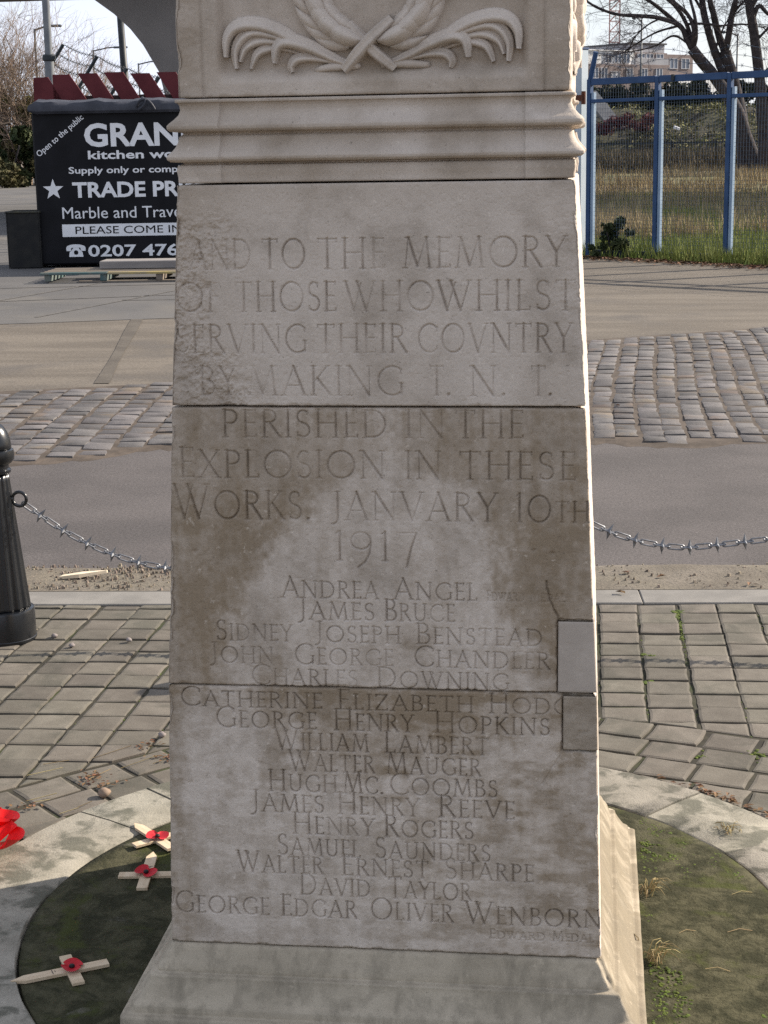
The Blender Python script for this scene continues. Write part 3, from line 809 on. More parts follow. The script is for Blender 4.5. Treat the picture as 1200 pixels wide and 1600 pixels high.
def stain3(U, Z):
    n = fbm(U, Z, .09, 5, 74); n2 = fbm(U, Z * 2.6, .05, 5, 75)
    s = .30 + .14 * fbm(U, Z * .12, .016, 5, 96) + .12 * fbm(U, Z, .011, 3, 95) + .30 * sstep(.60, .70, Z + .03 * n)
    s += .42 * sstep(.10, .0, np.abs(U + .02 - .18 * (Z - .6)) - .14 + .08 * n) * sstep(.47, .60, Z + .05 * n2)
    s += .38 * sstep(-.36, -.41, U + .02 * n)
    s += .22 * sstep(.15, .30, U + .05 * n)
    s += .28 * sstep(.1, .5, n2) * sstep(-.1, .1, U) - .20 * sstep(.0, .5, -n2)
    s -= .22 * sstep(.15, .45, n) * sstep(.0, -.2, U)
    return np.clip(s, 0, 1)
stone_block('inscription_stone', 1.2710, 1.6860, front1, stain1, m_stone, seed=100, label='upper inscription stone with a crumbling left margin')
stone_block('inscription_stone', .7180, 1.2662, front2, stain2, m_stone, seed=200, label='middle inscription stone with a brown weather stain')
stone_block('inscription_stone', .1700, .7140, front3, stain3, m_stone, seed=300, label='lower inscription stone crowded with carved names')
mb = MB(); mb.box((0, 0, .921), (.728, .728, 1.522)); mb.build('mortar_core', m_mortar, memorial)
def patch(p, m, label, s):
    u, z0, z1 = p
    w = float(W_((z0 + z1) / 2)) + .0005
    def ffun(U, zs, Z): return np.zeros(U.shape)
    n1, n2 = 26, 60
    A = np.linspace(0, 1, n1); zz = np.linspace(z0 + .0012, z1 - .0012, n2)
    V = []; 
    for z in zz:
        wz = float(W_(z)) + .0008
        prof = [(u + .0012, -wz + .02), (u + .0015, -wz + .002), (u + .004, -wz)]
        prof += [(u + .004 + (wz - .004 - u - .004) * a, -wz) for a in A[1:-1]]
        prof += [(wz - .004, -wz), (wz - .001, -wz + .001), (wz, -wz + .004), (wz, -wz + .06), (wz, -wz + .12), (wz - .01, -wz + .125)]
        V.append(prof)
    k = len(V[0]); P = np.array(V)
    U = P[..., 0]; Zg = np.repeat(zz[:, None], k, 1)
    d = s * (.0012 * fbm(U, Zg, .03, 4, 91) + .004 * np.clip(fbm(U, Zg, .02, 3, 92) - .5, 0, 1))
    e = np.clip(.003 - (z1 - Zg), 0, None) + np.clip(.003 - (Zg - z0), 0, None)
    Y = P[..., 1] + d + e * .6
    VV = np.stack([U, Y, Zg], -1).reshape(-1, 3)
    i = np.arange(n2 * k).reshape(n2, k)
    F = np.stack([i[:-1, :-1], i[:-1, 1:], i[1:, 1:], i[1:, :-1]], -1).reshape(-1, 4)
    o = grid_mesh('patch_stone', VV, F, m, memorial); o['label'] = label
patch(PATCH1, m_patch, 'smooth newer patch stone let into the right edge', .3)
patch(PATCH2, pm('patch_stone_rough', (.36, .305, .245), (.27, .222, .172), 14, .92, speck=.2, speck_scale=350, bmp=[(300, .5, .002), (40, .4, .004)]), 'rough pitted patch stone below the smooth one', 1.4)

# ---- square moulded stones: profile (height, half width) swept round a plan with shallow corner breaks
def sweep(name, prof, m, breaks=None, inset=.006, nside=64, sub=3, amp=.0010, seed=0, stain=.35, smooth=True, chip=.004, sunny=0.):
    pz = []; pts = np.array(prof)
    for k in range(len(prof) - 1):
        for t in np.linspace(0, 1, sub + 1)[:-1]: pz.append(prof[k][0] + (prof[k + 1][0] - prof[k][0]) * t)
    t_ = np.arange(len(prof)); q = np.linspace(0, len(prof) - 1, (len(prof) - 1) * sub + 1)
    zz = np.interp(q, t_, pts[:, 0]); ww = np.interp(q, t_, pts[:, 1])
    rows = []
    if breaks:
        b0, b1 = breaks
        side = [('e', -1)] + [('a', x, 0) for x in np.linspace(0.12, .98, 7)] + [('b0', 0), ('b0', 1)] + [('m', x) for x in np.linspace(.01, .99, nside)] + [('b1', 1), ('b1', 0)] + [('c', x) for x in np.linspace(.02, .88, 7)]
    else:
        side = [('u', x) for x in np.linspace(-1, 1, nside + 1)[:-1]]
    for z, w in zip(zz, ww):
        row = []
        for s in range(4):
            for it in side:
                ins = 0.
                if it[0] == 'u': a = it[1] * w
                elif it[0] == 'e': a = -w
                elif it[0] == 'a': a = -w + (b0 + w) * it[1]
                elif it[0] == 'b0': a = b0 + .0015 * it[1]; ins = inset * it[1]
                elif it[0] == 'm': a = b0 + (b1 - b0) * it[1]; ins = inset
                elif it[0] == 'b1': a = b1 - .0015 * it[1]; ins = inset * it[1]
                else: a = b1 + (w - b1) * it[1]
                y = -w + ins
                cz, sz = [(1, 0), (0, 1), (-1, 0), (0, -1)][s]
                row.append((a * cz - y * sz, a * sz + y * cz, z))
        rows.append(row)
    V = np.array(rows); nr, nc = V.shape[:2]
    ang = np.arctan2(V[..., 1], V[..., 0]) ; per = ang * .4
    n = amp * fbm(per, V[..., 2], .05, 5, seed) + amp * .6 * fbm(per, V[..., 2], .015, 4, seed + 3)
    edge = np.abs(np.abs(V[..., 0]) - np.abs(V[..., 1]))
    n -= np.clip(.012 - edge, 0, None) * .35 * (1 + fbm(V[..., 2], per, .03, 3, seed + 5)) * (chip / .004)
    r = np.sqrt(V[..., 0] ** 2 + V[..., 1] ** 2)
    V[..., 0] *= 1 + n / r; V[..., 1] *= 1 + n / r
    i = np.arange(nr * nc).reshape(nr, nc); j = np.roll(i, -1, 1)
    F = np.stack([i[:-1], j[:-1], j[1:], i[1:]], -1).reshape(-1, 4)
    VV = V.reshape(-1, 3)
    base = len(VV); b = np.arange(nc); bb = np.roll(b, -1)
    top = V[-1] * np.array([.6, .6, 1]); F2 = np.stack([i[-1], j[-1], base + bb, base + b], -1)
    VV = np.concatenate([VV, top]); F = np.concatenate([F, F2])
    st = np.clip(stain + .3 * fbm(per, V[..., 2], .12, 4, seed + 9), 0, 1).ravel()
    if sunny:      # the exposed side has weathered dirtier
        st = np.clip(st + sunny * (np.abs(ang) < .785).ravel() * (.8 + .5 * fbm(per * 2.2, V[..., 2], .05, 4, seed + 31).ravel()), 0, 1)
    return grid_mesh(name, VV, F, m, memorial, {'stain': np.concatenate([st, np.full(nc, stain)])})
w0 = .3735
sweep('moulding', [(1.6895, w0 - .004), (1.6905, w0 - .001), (1.700, w0 - .001), (1.712, w0 + .001), (1.722, w0 - .001), (1.7255, w0 - .011), (1.7275, w0 - .008), (1.7290, w0 + .010), (1.733, w0 + .0155), (1.738, w0 + .0165), (1.743, w0 + .013), (1.749, w0 + .007),
                   (1.757, w0 + .001), (1.766, w0 - .003), (1.775, w0 - .004), (1.7805, w0 - .011), (1.783, w0 - .008), (1.785, w0 + .010), (1.789, w0 + .0145), (1.795, w0 + .015), (1.800, w0 + .011), (1.806, w0 + .004), (1.815, w0 - .004), (1.824, w0 - .008),
                   (1.832, w0 - .007), (1.8365, w0 - .004), (1.8375, w0 - .0005), (1.8420, w0 + .000), (1.8435, w0 - .002), (1.8440, w0 - .008)], m_stone, (-.288, .282), .0072, seed=400, stain=.30, nside=80)
sweep('base_plinth', [(0.0, .531), (.040, .5285), (.0435, .526), (.0455, .512), (.052, .511), (.060, .509), (.066, .503), (.069, .4985), (.080, .491), (.092, .484), (.104, .478), (.1125, .4760), (.1150, .463), (.120, .4625), (.130, .459),
                      (.142, .452), (.154, .446), (.162, .4425), (.1655, .440), (.1672, .436)], m_plinth, None, nside=150, sub=3, amp=.0008, seed=500, stain=.18, chip=.007, sunny=1.0)

# ---- upper stone with its recessed panel; the same on every side that can be seen
FW = .3655
def panel_depth(U, zs, Z):
    D = np.zeros(U.shape)
    inside = sstep(-.292, -.272, U) * sstep(.290, .270, U)
    ledge = sstep(1.868, 1.902, Z) * sstep(2.262, 2.235, Z)
    D += .020 * inside * ledge
    for x in (-.318, .316):
        D += .0045 * np.exp(-((U - x) / .0028) ** 2)
    e = fbm(U, Z, .06, 5, 81)
    D += sstep(-.30, -.335, U + .02 * e) * .003 * np.clip(fbm(U, Z, .03, 4, 82) + .3, 0, 2)
    D += .004 * np.clip(fbm(U, Z * .5, .03, 3, 83) - .55, 0, 1) * sstep(-.24, -.28, U)
    return D
def panel_stain(U, Z):
    n = fbm(U, Z, .11, 5, 84)
    return np.clip(.42 + .25 * n + .15 * sstep(-.25, -.33, U) - .15 * sstep(1.90, 1.86, Z), 0, 1)
stone_block('panel_stone', 1.8465, 2.30, panel_depth, panel_stain, m_stone, dz=.0028, NF=280, NS=140, right=lambda T_, zs, Z: panel_depth(T_, zs, Z) * .9, wfun=lambda z: np.full(np.shape(z), FW), seed=600)
sweep('cornice', [(2.3015, .366), (2.33, .372), (2.345, .39), (2.37, .41), (2.385, .425), (2.43, .43), (2.44, .40), (2.56, .33), (2.60, .20)], m_stone, seed=700, nside=60)

# ---- relief carving: laurel wreath, crossed ribbon ends, curled plumes
def P2(x, y):           # measured on the panel: pixels of the relief drawing -> metres from the panel's centre line / height
    return ((x - 600) / 2.4 * .001205 - .003, 1.9635 - (y - 105) / 2.4 * .001205)
PD = -FW + .020          # back plane of the panel, relative to the memorial's axis
def cr(pts, n=8):
    P = [Vector(p) for p in pts]; P = [P[0] * 2 - P[1]] + P + [P[-1] * 2 - P[-2]]
    out = []
    for i in range(1, len(P) - 2):
        for k in range(n):
            t = k / n; a, b, c, d = P[i - 1:i + 3]
            out.append(.5 * ((2 * b) + (c - a) * t + (2 * a - 5 * b + 4 * c - d) * t * t + (3 * b - a - 3 * c + d) * t ** 3))
    out.append(P[-2]); return out
def frond(mb, pts, r0, rmax, r1, depth, flip):
    C_ = cr([Vector((p[0], 0, p[1])) for p in pts], 7); n = len(C_); K = 10
    b = len(mb.v)
    for i, p in enumerate(C_):
        t = i / (n - 1)
        r = r0 + (rmax - r0) * math.sin(min(1, t / .62) * math.pi / 2) if t < .62 else rmax + (r1 - rmax) * ((t - .62) / .38) ** 1.5
        tg = (C_[min(i + 1, n - 1)] - C_[max(i - 1, 0)]).normalized()
        nn = Vector((-tg.z, 0, tg.x)) * (1 if not flip else -1)
        lift = depth * (.45 + .55 * math.sin(min(1, t * 1.25) * math.pi / 2))
        for k in range(K + 1):
            a = math.pi * k / K
            o = math.cos(a)
            # a rounded outer lip falling to a hollow on the inside of the curl
            h = (math.sin(a) ** .7) * (.72 + .28 * o) - .18 * math.exp(-((o + .25) / .25) ** 2)
            q = p + nn * (o * r)
            mb.v.append((q.x, PD + .002 - max(0, h) * lift, q.z))
    for i in range(n - 1):
        for k in range(K):
            f = (b + i * (K + 1) + k, b + (i + 1) * (K + 1) + k, b + (i + 1) * (K + 1) + k + 1, b + i * (K + 1) + k + 1)
            mb.f.append(f if not flip else f[::-1]); mb.mi.append(0)
    e = b + (n - 1) * (K + 1); f = tuple(e + k for k in range(K + 1)); mb.f.append(f[::-1] if flip else f); mb.mi.append(0)
LF = [  # left-hand plumes
 ([(505, 232), (430, 196), (340, 148), (250, 98), (165, 76), (98, 88), (64, 132), (60, 196)], .004, .0115, .0055, .030),
 ([(440, 205), (330, 152), (235, 116), (165, 105), (118, 128), (93, 178), (98, 238)], .003, .0095, .005, .026),
 ([(380, 190), (290, 152), (215, 136), (165, 142), (128, 168), (112, 212)], .003, .0085, .005, .022),
 ([(350, 190), (270, 164), (215, 166), (175, 186), (152, 238)], .003, .008, .005, .020),
 ([(545, 236), (470, 208), (400, 172), (330, 146), (280, 142), (250, 168), (243, 222)], .004, .012, .0055, .036),
 ([(500, 228), (430, 210), (370, 200), (322, 206), (302, 232), (308, 256)], .003, .0085, .0045, .026)]
def relief(mats, rot):
    made = []
    for mir in (0, 1):
        mb = MB()
        for pts, r0, rm, r1, dp in LF:
            k_ = 1.24; pp = [P2(x if not mir else 1203 - x, y - (6 if mir else 0)) for x, y in pts]
            frond(mb, pp, r0 * k_, rm * k_, r1 * k_ * .7, dp * 1.3, bool(mir))
        made.append(mb.build('carved_plume', m_stone, memorial, smooth=True))
    mb = MB()      # stems under the crossing
    for a, b_, r in (((395, 248), (560, 232), .0065), ((640, 236), (815, 232), .007)):
        p, q = P2(*a), P2(*b_)
        mb.tube([(p[0] + (q[0] - p[0]) * t, PD - .004 - .006 * math.sin(t * 3.1), p[1] + (q[1] - p[1]) * t + .002 * math.sin(t * 5)) for t in np.linspace(0, 1, 9)], [r * (.55 + .6 * math.sin(.4 + 2.4 * t)) for t in np.linspace(0, 1, 9)], 8)
    made.append(mb.build('carved_stem', m_stone, memorial, smooth=True))
    mb = MB()      # crossed ribbon ends
    def strap(p0, p1, w, lift, bow):
        p0, p1 = P2(*p0), P2(*p1); n = 12
        d = Vector((p1[0] - p0[0], 0, p1[1] - p0[1])); nn = Vector((-d.z, 0, d.x)).normalized()
        b = len(mb.v)
        for i in range(n + 1):
            t = i / n
            c = Vector((p0[0], 0, p0[1])) + d * t + nn * bow * math.sin(t * math.pi)
            ww = w * (.55 + .45 * math.sin(.35 + 2.3 * t)); l = lift * (.45 + .55 * math.sin(math.pi * (.12 + .76 * t)))
            for k in range(9):
                o = -1 + k / 4
                q = c + nn * (o * ww)
                h = (1 - abs(o) ** 3) - .16 * (abs(o) < .3)
                mb.v.append((q.x, PD + .002 - l * max(0, h), q.z))
        for i in range(n):
            for k in range(8):
                mb.f.append((b + i * 9 + k, b + (i + 1) * 9 + k, b + (i + 1) * 9 + k + 1, b + i * 9 + k + 1)); mb.mi.append(0)
    strap((520, 85), (690, 250), .013, .034, -.004)
    strap((500, 252), (682, 72), .0145, .044, .003)
    made.append(mb.build('carved_ribbon', m_stone, memorial, smooth=True))
    mb = MB()      # laurel leaves of the wreath, growing up both sides from the crossing
    cxw, czw, rw = -.003, 2.0485, .1080
    def leaf(a0, r_, sgn, L, Wd, lift, drift):
        b = len(mb.v); n = 9
        for i in range(n + 1):
            t = i / n
            w = Wd * (math.sin(math.pi * min(1, t * .96 + .04)) ** .75) * (1 - .25 * t)
            an = a0 + sgn * t * L / r_; rd = r_ + drift * t ** 1.3
            cc = Vector((cxw + rd * math.cos(an), 0, czw + rd * math.sin(an))); nn = Vector((math.cos(an), 0, math.sin(an))) * -sgn
            for k in range(7):
                o = -1 + k / 3
                q = cc + nn * (o * w)
                h = lift * (.35 + .65 * math.sin(math.pi * (.15 + .75 * t))) * (1 - .55 * o * o) + .0016 * (abs(o) < .2)
                mb.v.append((q.x, PD - h + (.012 if abs(o) > .99 else 0), q.z))
        for i in range(n):
            for k in range(6):
                mb.f.append((b + i * 7 + k, b + i * 7 + k + 1, b + (i + 1) * 7 + k + 1, b + (i + 1) * 7 + k)[::-1]); mb.mi.append(0)
    rr = random.Random(5)
    for sgn in (1, -1):
        for k in range(13):
            a = R(-90) + sgn * R(7 + k * 13.2)
            for off, lay in ((-.016, 0), (.016, 0), (0, 1)):
                if k == 0 and lay == 0: continue
                leaf(a + rr.uniform(-.05, .05), rw + off, sgn, .064 + .026 * lay, .0160 + .0060 * lay, .022 + .018 * lay + rr.uniform(-.003, .003), (.020 if off > 0 else (-.004 if off < 0 else .004)) + rr.uniform(-.003, .003))
    made.append(mb.build('carved_wreath', m_stone, memorial, smooth=True))
    return made
rel = relief(None, 0)
for o in rel:               # the right-hand side carries the same carving
    c = o.copy(); COL.objects.link(c); c.parent = memorial
    c.rotation_euler = (0, 0, math.pi / 2)

# ================================================================ things round the memorial
m_wood = pm('pale_wood', (.52, .40, .27), (.60, .48, .34), 14, .75, stretch=(1, 6, 1), speck=.08, speck_scale=300, bmp=(200, .25, .0008))
m_poppy = pm('poppy_paper', (.42, .012, .022), (.52, .02, .03), 40, .7, bmp=(120, .3, .001))
m_black = pm('poppy_black', (.012, .011, .012), rough=.6)
m_ink = pm('cross_print', (.06, .05, .05), rough=.8)
def cross(loc, ang, label, tip_len=.030, L=.212, bar=.135, at=.080, w=.0265, th=.007, tilt=0.0, pop=.026):
    """upright lies along +x, pointed end at -x; bar near the blunt end"""
    t = empty('remembrance_cross', loc, label, 'wooden cross', 'small wooden poppy crosses lying at the memorial')
    t.rotation_euler = (0, tilt, ang)
    x1 = L * .5; x0 = -L * .5
    pol = [(x0, 0), (x0 + tip_len, -w / 2), (x1, -w / 2), (x1, w / 2), (x0 + tip_len, w / 2)]
    mb = MB(); mb.slab(pol, .001, .001 + th)
    mb.build('upright', m_wood, t)
    xb = x1 - at
    mb = MB()
    for s in (-1, 1):
        mb.box((xb, s * (w / 2 + (bar / 2 - w / 2) / 2 + .0003), .001 + th / 2), (w, bar / 2 - w / 2 - .0006, th), bev=.0006)
    mb.build('crossbar', m_wood, t)
    mb = MB(); mb.box((xb - .042, .001, .001 + th + .0003), (.0016, w * .7, .0008)); mb.box((xb - .036, .002, .001 + th + .0003), (.0010, w * .3, .0008))
    mb.build('printed_mark', m_ink, t)
    # paper poppy of two broad lobed petals
    mb = MB(); nr, na = 6, 40; b = 0
    vs = [(0, 0, .004)]
    for i in range(1, nr + 1):
        for k in range(na):
            a = 2 * math.pi * k / na
            lob = .80 + .22 * abs(math.cos(a)) ** .6 - .30 * math.exp(-((abs(math.sin(a)) - 1) / .03) ** 2)
            r = pop * lob * i / nr
            z = .003 + .0062 * (i / nr) ** 2 + .0022 * math.sin(3 * a + 1) * (i / nr)
            vs.append((r * math.cos(a) * 1.12, r * math.sin(a), z))
    fs = [(0, 1 + k, 1 + (k + 1) % na) for k in range(na)]
    for i in range(nr - 1):
        for k in range(na):
            k2 = (k + 1) % na
            fs.append((1 + i * na + k, 1 + (i + 1) * na + k, 1 + (i + 1) * na + k2, 1 + i * na + k2))
    mb.add(vs, fs)
    p = mb.build('poppy', m_poppy, t, smooth=True)
    p.location = (xb, 0, .001 + th); p.rotation_euler = (0.12, .05, 1.1)
    mb = MB(); mb.lathe([(.0062, .004), (.0066, .0065), (.0055, .009), (.003, .0105), (.0006, .011)], n=16)
    mb.build('poppy_centre', m_black, p, smooth=True)
    return t
cross((-1.125, 3.194, .012), math.atan2(.104, .182), 'wooden poppy cross lying nearest the viewer, its point over the slab edge')
cross((-1.070, 3.722, .011), math.atan2(-.206, .026), 'wooden poppy cross lying upright in the middle, its point towards the ring kerb', L=.212)
cross((-1.108, 3.918, .016), math.atan2(-.155, .140), 'wooden poppy cross farthest back, half hidden behind the memorial corner', L=.212, tilt=-.02)

# wreath of red plastic poppies at the edge of the picture
m_red = pm('red_plastic', (.62, .004, .006), (.70, .008, .008), 30, .55, spec=.3)
wr = empty('poppy_wreath', (-1.655, 3.755, .0), 'bright red poppy wreath lying on the paving beside the ring kerb', 'wreath')
mb = MB()
mb.tube([(.165 * math.cos(a), .165 * math.sin(a), .03) for a in np.linspace(0, 2 * math.pi, 49)], .016, 10, cap=False)
mb.build('wreath_base', pm('wreath_green', (.02, .06, .02), rough=.6), wr, smooth=True)
def plastic_poppy(seed):
    rr = random.Random(seed); mb = MB()
    for q in range(4):
        a0 = q * math.pi / 2 + rr.uniform(-.15, .15); n, k = 8, 12; b = len(mb.v)
        for i in range(n + 1):
            t = i / n
            for j in range(k + 1):
                s = -1 + 2 * j / k
                a = a0 + s * .95 * (t ** .6)
                r = .072 * t * (1 - .18 * abs(s) ** 3)
                z = .004 + .060 * t ** 1.9 - .006 * t ** 4 + .002 * math.sin(5 * s + seed + q) * t + .003 * (q % 2)
                mb.v.append((r * math.cos(a), r * math.sin(a), z))
        for i in range(n):
            for j in range(k):
                mb.f.append((b + i * (k + 1) + j, b + (i + 1) * (k + 1) + j, b + (i + 1) * (k + 1) + j + 1, b + i * (k + 1) + j + 1)); mb.mi.append(0)
    return mb
for k in range(10):
    a = 2 * math.pi * k / 10 + .12
    p = plastic_poppy(k).build('poppy', m_red, wr, smooth=True)
    p.location = (.170 * math.cos(a), .170 * math.sin(a), .028)
    p.rotation_euler = (0, .22, a)
    mb = MB(); mb.lathe([(.011, .004), (.012, .010), (.009, .016), (.002, .018)], n=14)
    mb.build('poppy_centre', m_black, p, smooth=True)

# ---- bollards and spiked chains
m_iron = pm('black_gloss_iron', (.004, .005, .007), (.008, .009, .011), 10, .26, spec=.55, bmp=(90, .12, .002))
m_steel = pm('galvanised_steel', (.15, .155, .17), (.24, .245, .26), 60, .5, metal=.6, spec=.5)
def make_bollard(loc, label):
    t = empty('bollard', loc, label, 'bollard', 'black fluted bollards along the kerb')
    mb = MB(); mb.lathe([(.108, -.02), (.116, .0), (.116, .010), (.114, .012), (.1135, .108), (.111, .116), (.102, .120)], n=56)
    mb.build('base', m_iron, t, smooth='auto')
    mb = MB()
    def flute(r, z, a): return r * (1 - .060 * (.5 + .5 * math.cos(16 * a)) ** 1.5)
    mb.lathe([(.1015, .120)] + [(.1015 + (.052 - .1015) * s, .12 + .50 * s) for s in np.linspace(.02, 1, 22)], n=160, rfun=flute)
    mb.build('shaft', m_iron, t, smooth=True)
    mb = MB(); mb.lathe([(.052, .620), (.060, .624), (.061, .634), (.054, .640), (.054, .652), (.066, .660), (.0745, .672), (.0760, .690), (.0735, .706), (.064, .712)], n=48)
    mb.build('collar', m_iron, t, smooth='auto')
    mb = MB(); mb.lathe([(.066, .712)] + [(.066 * math.cos(a) + .001, .714 + .098 * math.sin(a)) for a in np.linspace(0, 1.52, 12)] , n=48)
    mb.build('cap', m_iron, t, smooth=True)
    return t
def eye_ring(t, side):
    mb = MB()
    P = [(0, 0, 0)]
    mb.tube([(side * (.062 + .026 + .026 * math.cos(a)), 0, .526 + .026 * math.sin(a)) for a in np.linspace(0, 2 * math.pi, 25)], .0062, 8, cap=False)
    mb.tube([(side * .05, 0, .526), (side * .066, 0, .526)], .009, 8)
    mb.build('eye_ring', m_iron, t, smooth=True)
B1 = (-2.135, 5.70, 0); B2 = (-.26, 5.835, 0); B3 = (2.05, 5.998, 0)
b = make_bollard(B1, 'black fluted bollard at the picture edge holding the left end of a chain'); eye_ring(b, 1)
b = make_bollard(B2, 'black fluted bollard hidden behind the memorial, between the two chains'); eye_ring(b, 1); eye_ring(b, -1)
b = make_bollard(B3, 'black fluted bollard beyond the picture edge, at the far end of the second chain'); eye_ring(b, -1)
def chain(name, pts, label):
    """links alternate flat and edge-on; each edge-on link carries four spikes"""
    P = cr(pts, 40); s = [0]
    for a, b_ in zip(P[:-1], P[1:]): s.append(s[-1] + (b_ - a).length)
    s = np.array(s); PX = np.array([tuple(p) for p in P])
    pitch = .0485; n = int(s[-1] / pitch); pitch = s[-1] / n
    mb = MB()
    for k in range(n):
        f = lambda q: Vector((np.interp(q, s, PX[:, 0]), np.interp(q, s, PX[:, 1]), np.interp(q, s, PX[:, 2])))
        a, b_ = f(k * pitch), f((k + 1) * pitch); c = (a + b_) / 2; d = (b_ - a).normalized()
        side = Vector((0, 1, 0)); side = (side - d * side.dot(d)).normalized(); upv = side.cross(d) * -1
        if upv.z < 0: upv = -upv
        o = upv if k % 2 == 0 else side
        hl, hw = .0305 - .0088, .0088
        path = []
        for i in range(9): an = -math.pi / 2 + math.pi * i / 8; path.append(c + d * (hl + hw * math.cos(an)) + o * (hw * math.sin(an)))
        for i in range(9): an = math.pi / 2 + math.pi * i / 8; path.append(c + d * (-hl + hw * math.cos(an)) + o * (hw * math.sin(an)))
        path.append(path[0])
        mb.tube(path, .0031, 6, cap=False)
        if k % 2 == 1:
            nrm_ = d.cross(o).normalized()
            for v in (o, -o, nrm_, -nrm_):
                for w_ in (1,):
                    base = c + v * .004; tip = c + v * .033 + d * .003
                    e1 = d; e2 = v.cross(d).normalized()
                    vs = [base + e1 * .008, base + e2 * .008, base - e1 * .008, base - e2 * .008, tip]
                    mb.add([tuple(q) for q in vs], [(0, 1, 4), (1, 2, 4), (2, 3, 4), (3, 0, 4), (3, 2, 1, 0)])
    o = mb.build(name, m_steel, smooth='auto')
    tag(o, label, 'chain', 'spiked chains hung between the bollards')
z1 = lambda x: .258 + .66 * (x + 1.42) ** 2 if x < -1.42 else .258 + .245 * (x + 1.42) ** 2
chain('spiked_chain', [(x, 5.70 + .072 * (x + 2.135), z1(x)) for x in np.linspace(-2.035, -.365, 12)], 'galvanised spiked chain sagging from the bollard at the picture edge towards the memorial')
z2 = lambda x: .333 + .72 * (x - .365) ** 2 if x < .365 else .333 + .120 * (x - .365) ** 1.12
chain('spiked_chain', [(x, 5.70 + .072 * (x + 2.135), z2(x)) for x in list(np.linspace(-.155, .365, 7)) + [.55, .8, 1.1, 1.5, 1.94]], 'galvanised spiked chain sagging over the gutter on the sunlit side of the memorial')

# ---- litter: splinter of wood, pebbles, leaves, gravel, moss, dry grass
m_peb = pm('pebble', (.17, .145, .135), (.25, .22, .21), 30, .8, island=.25)
m_bpeb = pm('brown_pebble', (.20, .14, .10), (.27, .20, .15), 30, .85)
def lump(mb, c, r, seed, sq=.7):
    rr = random.Random(seed); n, k = 5, 8
    vs = [(c[0], c[1], c[2] + r * sq)]
    for i in range(1, n):
        ph = math.pi * i / n
        for j in range(k):
            a = 2 * math.pi * j / k; q = r * rr.uniform(.78, 1.12)
            vs.append((c[0] + q * math.sin(ph) * math.cos(a), c[1] + q * math.sin(ph) * math.sin(a), c[2] + q * sq * math.cos(ph)))
    vs.append((c[0], c[1], c[2] - r * sq)); e = len(vs) - 1
    fs = [(0, 1 + j, 1 + (j + 1) % k) for j in range(k)]
    for i in range(n - 2):
        for j in range(k):
            j2 = (j + 1) % k; fs.append((1 + i * k + j, 1 + (i + 1) * k + j, 1 + (i + 1) * k + j2, 1 + i * k + j2))
    fs += [(e, e - k + (j + 1) % k, e - k + j) for j in range(k)]
    mb.add(vs, fs)
for (x, y, r, lb) in ((-1.95, 5.71, .013, 'pinkish pebble beside the bollard base'), (-1.85, 5.60, .012, 'pale pebble on the paving a step from the bollard base'), (-1.66, 5.68, .012, 'grey pebble on the paving joint near the memorial'),
                  (-1.285, 4.70, .013, 'white pebble in the wide joint against the memorial edge'), (-1.325, 4.215, .020, 'brown stone lodged against the ring kerb')):
    mb = MB(); lump(mb, (0, 0, 0), r, int(r * 1e4 + x * 50)); o = mb.build('pebble', m_peb if r != .020 else m_bpeb, smooth=True, loc=(x, y, r * .55 + .002)); tag(o, lb, 'pebble')
mb = MB()
mb.add([(-.10, -.010, 0), (-.02, -.024, 0), (.10, .002, 0), (.105, .012, 0), (.0, .010, 0), (-.08, .012, 0), (-.10, -.010, .012), (-.02, -.024, .016), (.10, .002, .012), (.105, .012, .010), (.0, .010, .016), (-.08, .012, .012)],
       [(5, 4, 3, 2, 1, 0), (6, 7, 8, 9, 10, 11)] + [(i, (i + 1) % 6, (i + 1) % 6 + 6, i + 6) for i in range(6)])
o = mb.build('wood_splinter', pm('bleached_wood', (.62, .52, .38), (.70, .60, .45), 20, .8), loc=(-2.10, 6.56, .014)); o.rotation_euler = (.02, -.03, .42)
tag(o, 'pale splinter of wood lying on the gravel strip by the kerb', 'wood piece')
m_grav = pm('gravel_bits', (.15, .12, .092), (.23, .19, .15), 40, .9, island=.45)
mb = MB()
for k in range(2600):
    x = random.uniform(-3.4, -1.2) if k < 1900 else random.uniform(-1.2, 1.6)
    t = random.random() ** .8
    if k >= 1900 and random.random() < .55: continue
    y = kerbY(x) + .21 + (.40 if x < -1.2 else .38) * t
    r = random.choice([.002, .003, .003, .004, .005, .008]) * random.uniform(.8, 1.2)
    b_ = len(mb.v); a = random.uniform(0, 6)
    vs = [(x + r * math.cos(a + q * 1.5708) * random.uniform(.7, 1.3), y + r * math.sin(a + q * 1.5708) * random.uniform(.7, 1.3), .004) for q in range(4)]
    top = [(x + (v[0] - x) * .6, y + (v[1] - y) * .6, .010 + r * .9) for v in vs]
    mb.add(vs + top, [(4, 5, 6, 7)] + [(q, (q + 1) % 4, (q + 1) % 4 + 4, q + 4) for q in range(4)])
tag(mb.build('gravel', m_grav), 'loose stony grit lying in the gutter by the kerb', 'gravel', None, 'stuff')
m_leaf = pm('dead_leaf', (.085, .040, .020), (.15, .080, .038), 30, .8, island=.4)
mb = MB()
def leaf_quad(x, y, z, r):
    a = random.uniform(0, 6.28); c, s = math.cos(a), math.sin(a); l = r; w = r * .55
    pts = [(-l, 0, 0), (0, -w, r * random.uniform(0, .5)), (l, 0, r * random.uniform(0, .3)), (0, w, r * random.uniform(.1, .6))]
    mb.add([(x + p[0] * c - p[1] * s, y + p[0] * s + p[1] * c, z + p[2]) for p in pts], [(0, 1, 2), (0, 2, 3)])
